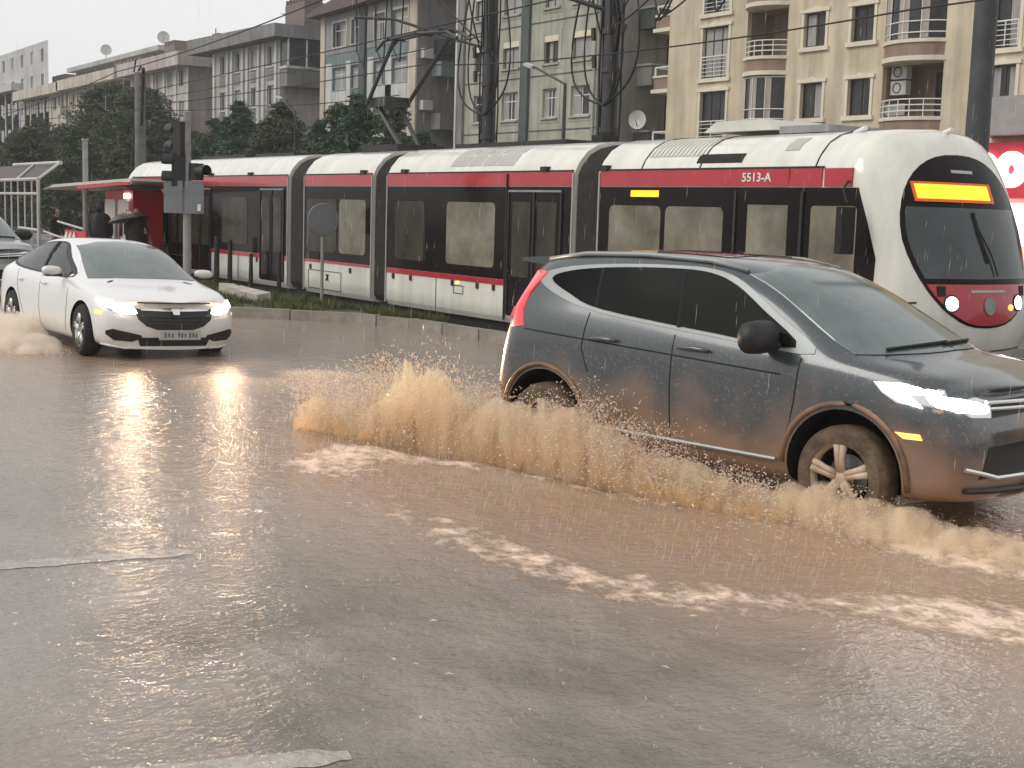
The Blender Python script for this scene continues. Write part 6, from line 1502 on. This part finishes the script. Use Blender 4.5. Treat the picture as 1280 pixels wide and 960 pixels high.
k = 26000; ii = rng.integers(0, n, k); tt = (t0[ii]*rng.uniform(.6, 2.1, k)); pd_ = p0[ii]+v0[ii]*tt[:, None]+rng.normal(0, .03, (k, 3)); pd_[:, 2] -= 4.9*tt**2; keep = pd_[:, 2] > .01
D1 = drops(pd_[keep], rng.uniform(.0014, .0055, keep.sum())*np.where(rng.random(keep.sum()) < .06, 1.8, 1))
add_meshes('splash_droplets', [S1_, D1], 'spray_drop', 'curtain of tan droplets and slivers thrown up along the near side of the SUV', 'splash')
# thick brown root of the curtain and the spikes behind the rear wheel
n = 1600; a0 = rng.uniform(-4.4, .35, n); hh = H_(a0)*rng.uniform(.12, .5, n); v0 = rng.normal(-.2, .3, n)[:, None]*np.append(hA, 0)+rng.uniform(.1, .5, n)[:, None]*np.append(nS, 0); v0[:, 2] = np.sqrt(19.6*hh)
P_ = W3(a0, bline(a0)+rng.normal(.02, .05, n), a0*0); S2_ = strands(P_, v0, v0[:, 2]/9.8*rng.uniform(.3, .9, n), rng.uniform(.002, .006, n), 5)
add_meshes('splash_root', [S2_], 'spray_base', 'thick brown foot of the splash curtain beside the SUV', 'splash')
def cluster_fans(centres):
    out = []
    for (a, b, hgt, spread, cnt, lean) in centres:
        n = int(cnt*.8); ang = rng.normal(lean, spread, n); el = hgt*rng.uniform(.3, 1.05, n)
        v = np.sin(ang)[:, None]*np.append(hA, 0)*1.6+rng.uniform(-.15, .5, n)[:, None]*np.append(nS, 0); v[:, 2] = np.sqrt(19.6*el)
        P_ = W3(np.full(n, a)+rng.normal(0, .10, n), np.full(n, b)+rng.normal(0, .08, n), np.zeros(n)); t_ = v[:, 2]/9.8*rng.uniform(.05, 1.1, n)
        pc2 = P_+v*t_[:, None]; pc2[:, 2] -= 4.9*t_**2; vv = v.copy(); vv[:, 2] -= 9.8*t_
        out.append(strands(pc2, vv, rng.uniform(.02, .07, n)/np.linalg.norm(vv, axis=1).clip(1.), rng.uniform(.002, .0065, n)))
        td = v[:, 2]/9.8*rng.uniform(.5, 1.9, n); pdd = P_+v*td[:, None]+rng.normal(0, .015, (n, 3)); pdd[:, 2] -= 4.9*td**2; q = pdd[:, 2] > .01; out.append(drops(pdd[q], rng.uniform(.002, .005, q.sum())))
    return out
fans = [(-5.1, .35, .52, .20, 700, -.45), (-4.85, .33, .60, .10, 260, -.25), (-4.6, .3, .34, .3, 400, -.1), (-4.25, .2, .72, .22, 900, -.3), (-4.1, .2, .85, .08, 240, -.12), (-3.9, .1, .74, .25, 800, -.05), (-3.75, .1, .92, .07, 240, .05), (-3.6, .1, .70, .3, 800, .2), (-3.3, .1, .6, .35, 700, .1), (-2.1, .25, .62, .25, 420, .25), (-1.7, .3, .5, .25, 300, .2), (-1.85, .28, .72, .08, 120, .35), (-2.45, .2, .5, .3, 250, 0), (-1.2, .33, .40, .3, 200, .15)]
add_meshes('splash_spikes', cluster_fans(fans), 'spray_drop', 'spiky fans of water shooting up around the rear wheel of the SUV', 'splash')
# torn veils of water behind and between the droplets
def veil(name, m, a_lo, a_hi, hscale, boff, lean, seed, label, Hf=None, nx=130, nz=16, bl=None):
    aa = np.linspace(a_lo, a_hi, nx); Hf = Hf or H_; bl = bl or bline; V = []; fl = []
    for j in range(nz):
        f = j/(nz-1); hh_ = Hf(aa)*hscale*(.7+.6*vnoise(aa*4+seed, aa*0+seed, seed)); bb_ = bl(aa)+boff+lean*f*hh_+.05*(vnoise(aa*6+seed, aa*0+f*3, seed+1)-.5)*(1+f)
        V.append(W3(aa-.22*f*hh_, bb_, -.01+hh_*(1-(1-f)**1.5))); fl.append(np.stack([aa, np.full(nx, f), np.full(nx, seed*3.7)], 1))
    V = np.concatenate(V); fl = np.concatenate(fl); i = np.arange(nz-1)[:, None]*nx+np.arange(nx-1)[None]; F = np.stack([i, i+1, i+nx+1, i+nx], -1).reshape(-1, 4)
    o = np_mesh(name, V, F, m, None, True, 'stuff'); at = o.data.attributes.new('flow', 'FLOAT_VECTOR', 'POINT'); at.data.foreach_set('vector', fl.astype('f').ravel())
    return tag(o, label, 'splash')
veil('splash_veil', 'veil', -4.7, .5, .72, 0, .25, 1, 'dense inner veil of muddy water against the flank of the SUV')
veil('splash_veil', 'veil', -4.5, .45, .55, .10, .5, 2, 'outer veil of muddy water leaning away from the SUV')
veil('splash_veil', 'veil_thin', -5.2, .4, .95, .04, .35, 3, 'thin torn upper veil of spray above the muddy curtain')
veil('splash_veil', 'veil_thin', -4.9, .2, .85, -.12, .1, 4, 'thin veil of spray closest to the rear wheel')
# water thrown off the front wheel and bow wave ahead of it
n = 1500; a0 = rng.uniform(-.5, 3.4, n); b0 = rng.normal(.25, .42, n)-.10*a0; hh = np.interp(a0, [-.5, .1, .8, 2, 3.4], [.12, .16, .13, .10, .06])*rng.random(n)
v0 = np.stack([hA[0]*rng.uniform(.6, 2.2, n), hA[1]*rng.uniform(.6, 2.2, n)-.25, rng.normal(.1, .25, n)], 1)
S3_ = strands(W3(a0, b0, .01+hh), v0, rng.uniform(.01, .035, n), rng.uniform(.0012, .003, n), 4, 4)
n = 3200; a0 = rng.uniform(-.45, 1.0, n); b0 = rng.normal(.12, .16, n); hh = rng.uniform(0, .30, n)*np.exp(-((a0-.1)/.55)**2)
S4_ = drops(W3(a0, b0, .01+hh), rng.uniform(.002, .006, n))
add_meshes('bow_spray', [S3_, S4_], 'spray_drop', 'low streaming spray pushed ahead of the front wheel of the SUV', 'splash')
Hb = lambda a: np.interp(a, [-.6, -.2, .3, .9, 1.8, 3.2], [.18, .38, .36, .18, .12, .05]); blb = lambda a: np.interp(a, [-.6, 0, 1, 3.2], [.35, .30, .25, -.1])
veil('bow_veil', 'veil', -.55, 3.2, .8, 0, .9, 5, 'veil of muddy water wrapped round the foot of the front wheel', Hb, 90, 10, blb)
veil('bow_veil', 'veil', .8, 3.4, .9, -.6, .6, 7, 'muddy roll of water under the front bumper of the SUV', Hb, 90, 10, blb)
# drops raining back between the curtain and the foam line
n = 1100; a0 = rng.uniform(-4.6, 1.2, n); b0 = rng.uniform(.5, 1.9, n); v0 = np.stack([nS[0]*rng.uniform(.3, .8, n)-.25, nS[1]*rng.uniform(.3, .8, n), -rng.uniform(2, 3.2, n)], 1)
add_meshes('falling_drops', [strands(W3(a0, b0, rng.uniform(.05, .30, n)*np.interp(b0, [.5, 1.9], [1.1, .5])), v0, rng.uniform(.012, .035, n), rng.uniform(.0008, .0018, n), 3)], 'spray_pale', 'fine slanting drops falling back in front of the splash curtain', 'splash')
# spray of the white saloon
n = 1200; X0 = rng.uniform(-22.5, -17.5, n); Y0 = 4.75-rng.gamma(2., .16, n); hz = rng.random(n)*np.interp(X0, [-22.5, -20, -18, -17.5], [.40, .38, .16, .03])*np.exp(-(4.7-Y0)/.7)
v0 = np.stack([rng.uniform(-2.2, -.6, n), rng.uniform(-.8, 0, n), rng.normal(.5, .6, n)], 1)
add_meshes('wheel_spray', [strands(np.stack([X0, Y0, hz], 1), v0, rng.uniform(.01, .03, n), rng.uniform(.0015, .004, n), 3), drops(np.stack([X0, Y0, hz], 1)+rng.normal(0, .05, (n, 3))*[1, 1, .4]+[0, 0, .03], rng.uniform(.002, .006, n))], 'spray_pale', 'low spray trailing from the front wheel of the white saloon', 'splash')
def veil_xy(label, x0, x1, yb, hmax, seed, m='veil_pale'):
    nx, nz = 90, 9; aa = np.linspace(x0, x1, nx); V = []; fl = []
    env = np.sin(np.linspace(.15, math.pi, nx))**.6
    for j in range(nz):
        f = j/(nz-1); hh_ = hmax*env*(.5+.9*vnoise(aa*2.5, aa*0+seed, seed)); V.append(np.stack([aa-.3*f*hh_, yb-.55*hh_*f+.1*(vnoise(aa*3, aa*0+f, seed+2)-.5), -.01+hh_*(1-(1-f)**1.6)], 1)); fl.append(np.stack([aa, np.full(nx, f), np.full(nx, seed*2.1)], 1))
    i = np.arange(nz-1)[:, None]*nx+np.arange(nx-1)[None]; F = np.stack([i, i+1, i+nx+1, i+nx], -1).reshape(-1, 4)
    o = np_mesh('spray_veil', np.concatenate(V), F, m, None, True, 'stuff'); at = o.data.attributes.new('flow', 'FLOAT_VECTOR', 'POINT'); at.data.foreach_set('vector', np.concatenate(fl).astype('f').ravel()); tag(o, label, 'splash')
veil_xy('misty veil of spray along the door sill of the white saloon', -23, -17.9, 4.6, .45, 11); veil_xy('outer misty veil of spray left of the saloon front wheel', -22.5, -18.1, 4.25, .30, 12)
# rain hitting the road: tiny crowns and rings
n = 1400; X0 = rng.uniform(-15, -2.6, n); Y0 = rng.uniform(.6, 7.8, n); q = rng.random(n)
keep = np.ones(n, bool); X0, Y0 = X0[keep], Y0[keep]; parts = []
for dx, dy, dz in ((0, 0, .012), (.008, .004, .006), (-.007, .005, .006)): parts.append(drops(np.stack([X0+dx, Y0+dy, np.full(len(X0), dz+.004)], 1), rng.uniform(.001, .003, len(X0))))
v0 = np.zeros((len(X0), 3)); v0[:, 2] = .6; v0[:, 0] = rng.normal(0, .15, len(X0)); parts.append(strands(np.stack([X0, Y0, X0*0], 1), v0, rng.uniform(.01, .04, len(X0)), rng.uniform(.001, .002, len(X0)), 3))
add_meshes('raindrop_splashes', parts, 'spray_pale', 'tiny splashes where raindrops hit the flooded road', 'raindrops')
n = 900; d_ = rng.uniform(6, 20, n); u_ = rng.uniform(-.42, .42, n); P_ = np.stack([fh.x*d_+rt.x*u_*d_, fh.y*d_+rt.y*u_*d_, rng.uniform(0, 4, n)], 1); v0 = np.tile([-.25, -.1, -6.], (n, 1))
add_meshes('rain', [strands(P_, v0, rng.uniform(.008, .02, n), np.full(n, .0007)*rng.uniform(.7, 1.4, n), 3)], 'spray_pale', 'fine streaks of falling rain in the air over the road', 'rain')
# small leaves and bark floating on the water
n = 40
dm = MB().add([(-.03, 0, 0), (0, .014, .006), (.03, 0, .002), (0, -.014, .004)], [(0, 1, 2), (0, 2, 3)])
V = []; F = []
for i in range(n):
    x, y = random.uniform(-9, -3.2), random.uniform(1.4, 4.6); a_ = random.uniform(0, 6.28); s_ = random.uniform(.3, .9)
    V += [(x+s_*(p[0]*math.cos(a_)-p[1]*math.sin(a_)), y+s_*(p[0]*math.sin(a_)+p[1]*math.cos(a_)), .014+p[2]) for p in dm.v]; F += [(4*i, 4*i+1, 4*i+2), (4*i, 4*i+2, 4*i+3)]
tag(np_mesh('floating_debris', V, F, 'spray_pale', kind='stuff'), 'small pale leaf scraps floating on the flooded road', 'debris')

# soft mist hanging in the splash (real scattering volume)
def mist_mat(name, col, dens, scale=5., stretch=(1, 1, .5), lo=.42, hi=.68):
    m = bpy.data.materials.new(name); m.use_nodes = True; nt = m.node_tree; L = nt.links; nt.nodes.remove(nt.nodes['Principled BSDF'])
    v = nd(nt, 'VolumePrincipled'); v.inputs['Color'].default_value = (*col, 1); v.inputs['Anisotropy'].default_value = .1
    t = nd(nt, 'TexCoord'); mp_ = nd(nt, 'Mapping'); mp_.inputs['Scale'].default_value = stretch; n = nd(nt, 'TexNoise', Scale=scale, Detail=5.); L.new(t.outputs['Object'], mp_.inputs[0]); L.new(mp_.outputs[0], n.inputs['Vector'])
    r_ = nd(nt, 'MapRange'); r_.inputs[1].default_value = lo; r_.inputs[2].default_value = hi; r_.inputs[3].default_value = 0; r_.inputs[4].default_value = dens; L.new(n.outputs[0], r_.inputs[0]); L.new(r_.outputs[0], v.inputs['Density'])
    L.new(v.outputs[0], nt.nodes['Material Output'].inputs['Volume']); M[name] = m
mist_mat('mist_tan', (.999, .875, .68), 10, 13., (1, 1, .2), .38, .64); mist_mat('mist_pale', (.99, .92, .83), 15, 3.2, (1, 1, .6)); mist_mat('mist_brown', (.985, .76, .47), 24, 10., (1, 1, .35), .42, .66)
def mist(name, m, aa, bb, ww, hh, label, lean=.3, xy=False, ns=10):
    """a low dome of spray following a line; aa stations, bb centre line, ww half width, hh height"""
    aa = np.asarray(aa, float); V = []; F = []; k = len(aa)
    for i in range(k):
        th = np.linspace(0, math.pi, ns); e = 1e-3 if i in (0, k-1) else 1
        off = -np.cos(th)*ww[i]*e; z = np.sin(th)**.7*hh[i]*e*(.45+.6*vnoise(np.array([aa[i]*3.1]), np.array([5.]), 31)[0]+.55*vnoise(np.array([aa[i]*9.]), np.array([2.]), 33)[0]); bb_ = bb[i]+off+lean*z
        if xy: V.append(np.stack([np.full(ns, aa[i]), bb_, z-.02], 1))
        else: V.append(W3(np.full(ns, aa[i]), bb_, z-.02))
    V = np.concatenate(V)
    for i in range(k-1):
        for j in range(ns): F.append((i*ns+j, i*ns+(j+1) % ns, (i+1)*ns+(j+1) % ns, (i+1)*ns+j))
    mb = MB(); mb.v = [tuple(v) for v in V]; mb.f = F+[tuple(range(ns)), tuple((k-1)*ns+j for j in range(ns))]
    return tag(mb.build(name, m, kind='stuff'), label, 'mist')
aa = np.linspace(-5.3, .4, 110)
mist('splash_mist', 'mist_tan', aa, bline(aa), np.interp(aa, [-5.3, -3.5, -2, .4], [.12, .26, .24, .12]), H_(aa)*.85, 'soft tan mist filling the splash behind and beside the rear wheel')
mist('splash_mist', 'mist_brown', aa, bline(aa)+.04, np.full(110, .15), H_(aa)*.36+.03, 'denser brown mist at the foot of the splash curtain')
aa = np.linspace(-.5, 3.4, 70); mist('bow_mist', 'mist_tan', aa, np.interp(aa, [-.5, 0, 1, 3.4], [.30, .26, .12, -.35]), np.interp(aa, [-.5, .5, 3.4], [.16, .38, .75]), np.interp(aa, [-.5, 0, .6, 1.2, 3.4], [.16, .38, .18, .10, .05]), 'low tan mist swirling round the front wheel and under the bumper')
aa = np.linspace(-23.5, -17.7, 24); mist('saloon_mist', 'mist_pale', aa, np.full(24, 4.45), np.full(24, .4), np.interp(aa, [-23.5, -19, -17.7], [.42, .34, .08]), 'pale mist of spray beside the white saloon', .0, True)

# rainy air
mh = bpy.data.materials.new('haze_air'); mh.use_nodes = True; mh.node_tree.nodes.remove(mh.node_tree.nodes['Principled BSDF'])
vh = nd(mh.node_tree, 'VolumePrincipled'); vh.inputs['Color'].default_value = (.93, .94, .96, 1); vh.inputs['Density'].default_value = .0006; mh.node_tree.links.new(vh.outputs[0], mh.node_tree.nodes['Material Output'].inputs['Volume']); M['haze_air'] = mh
MB().bb(-905, 505, -605, 905, -1.6, 30).build('haze', 'haze_air', kind='stuff')
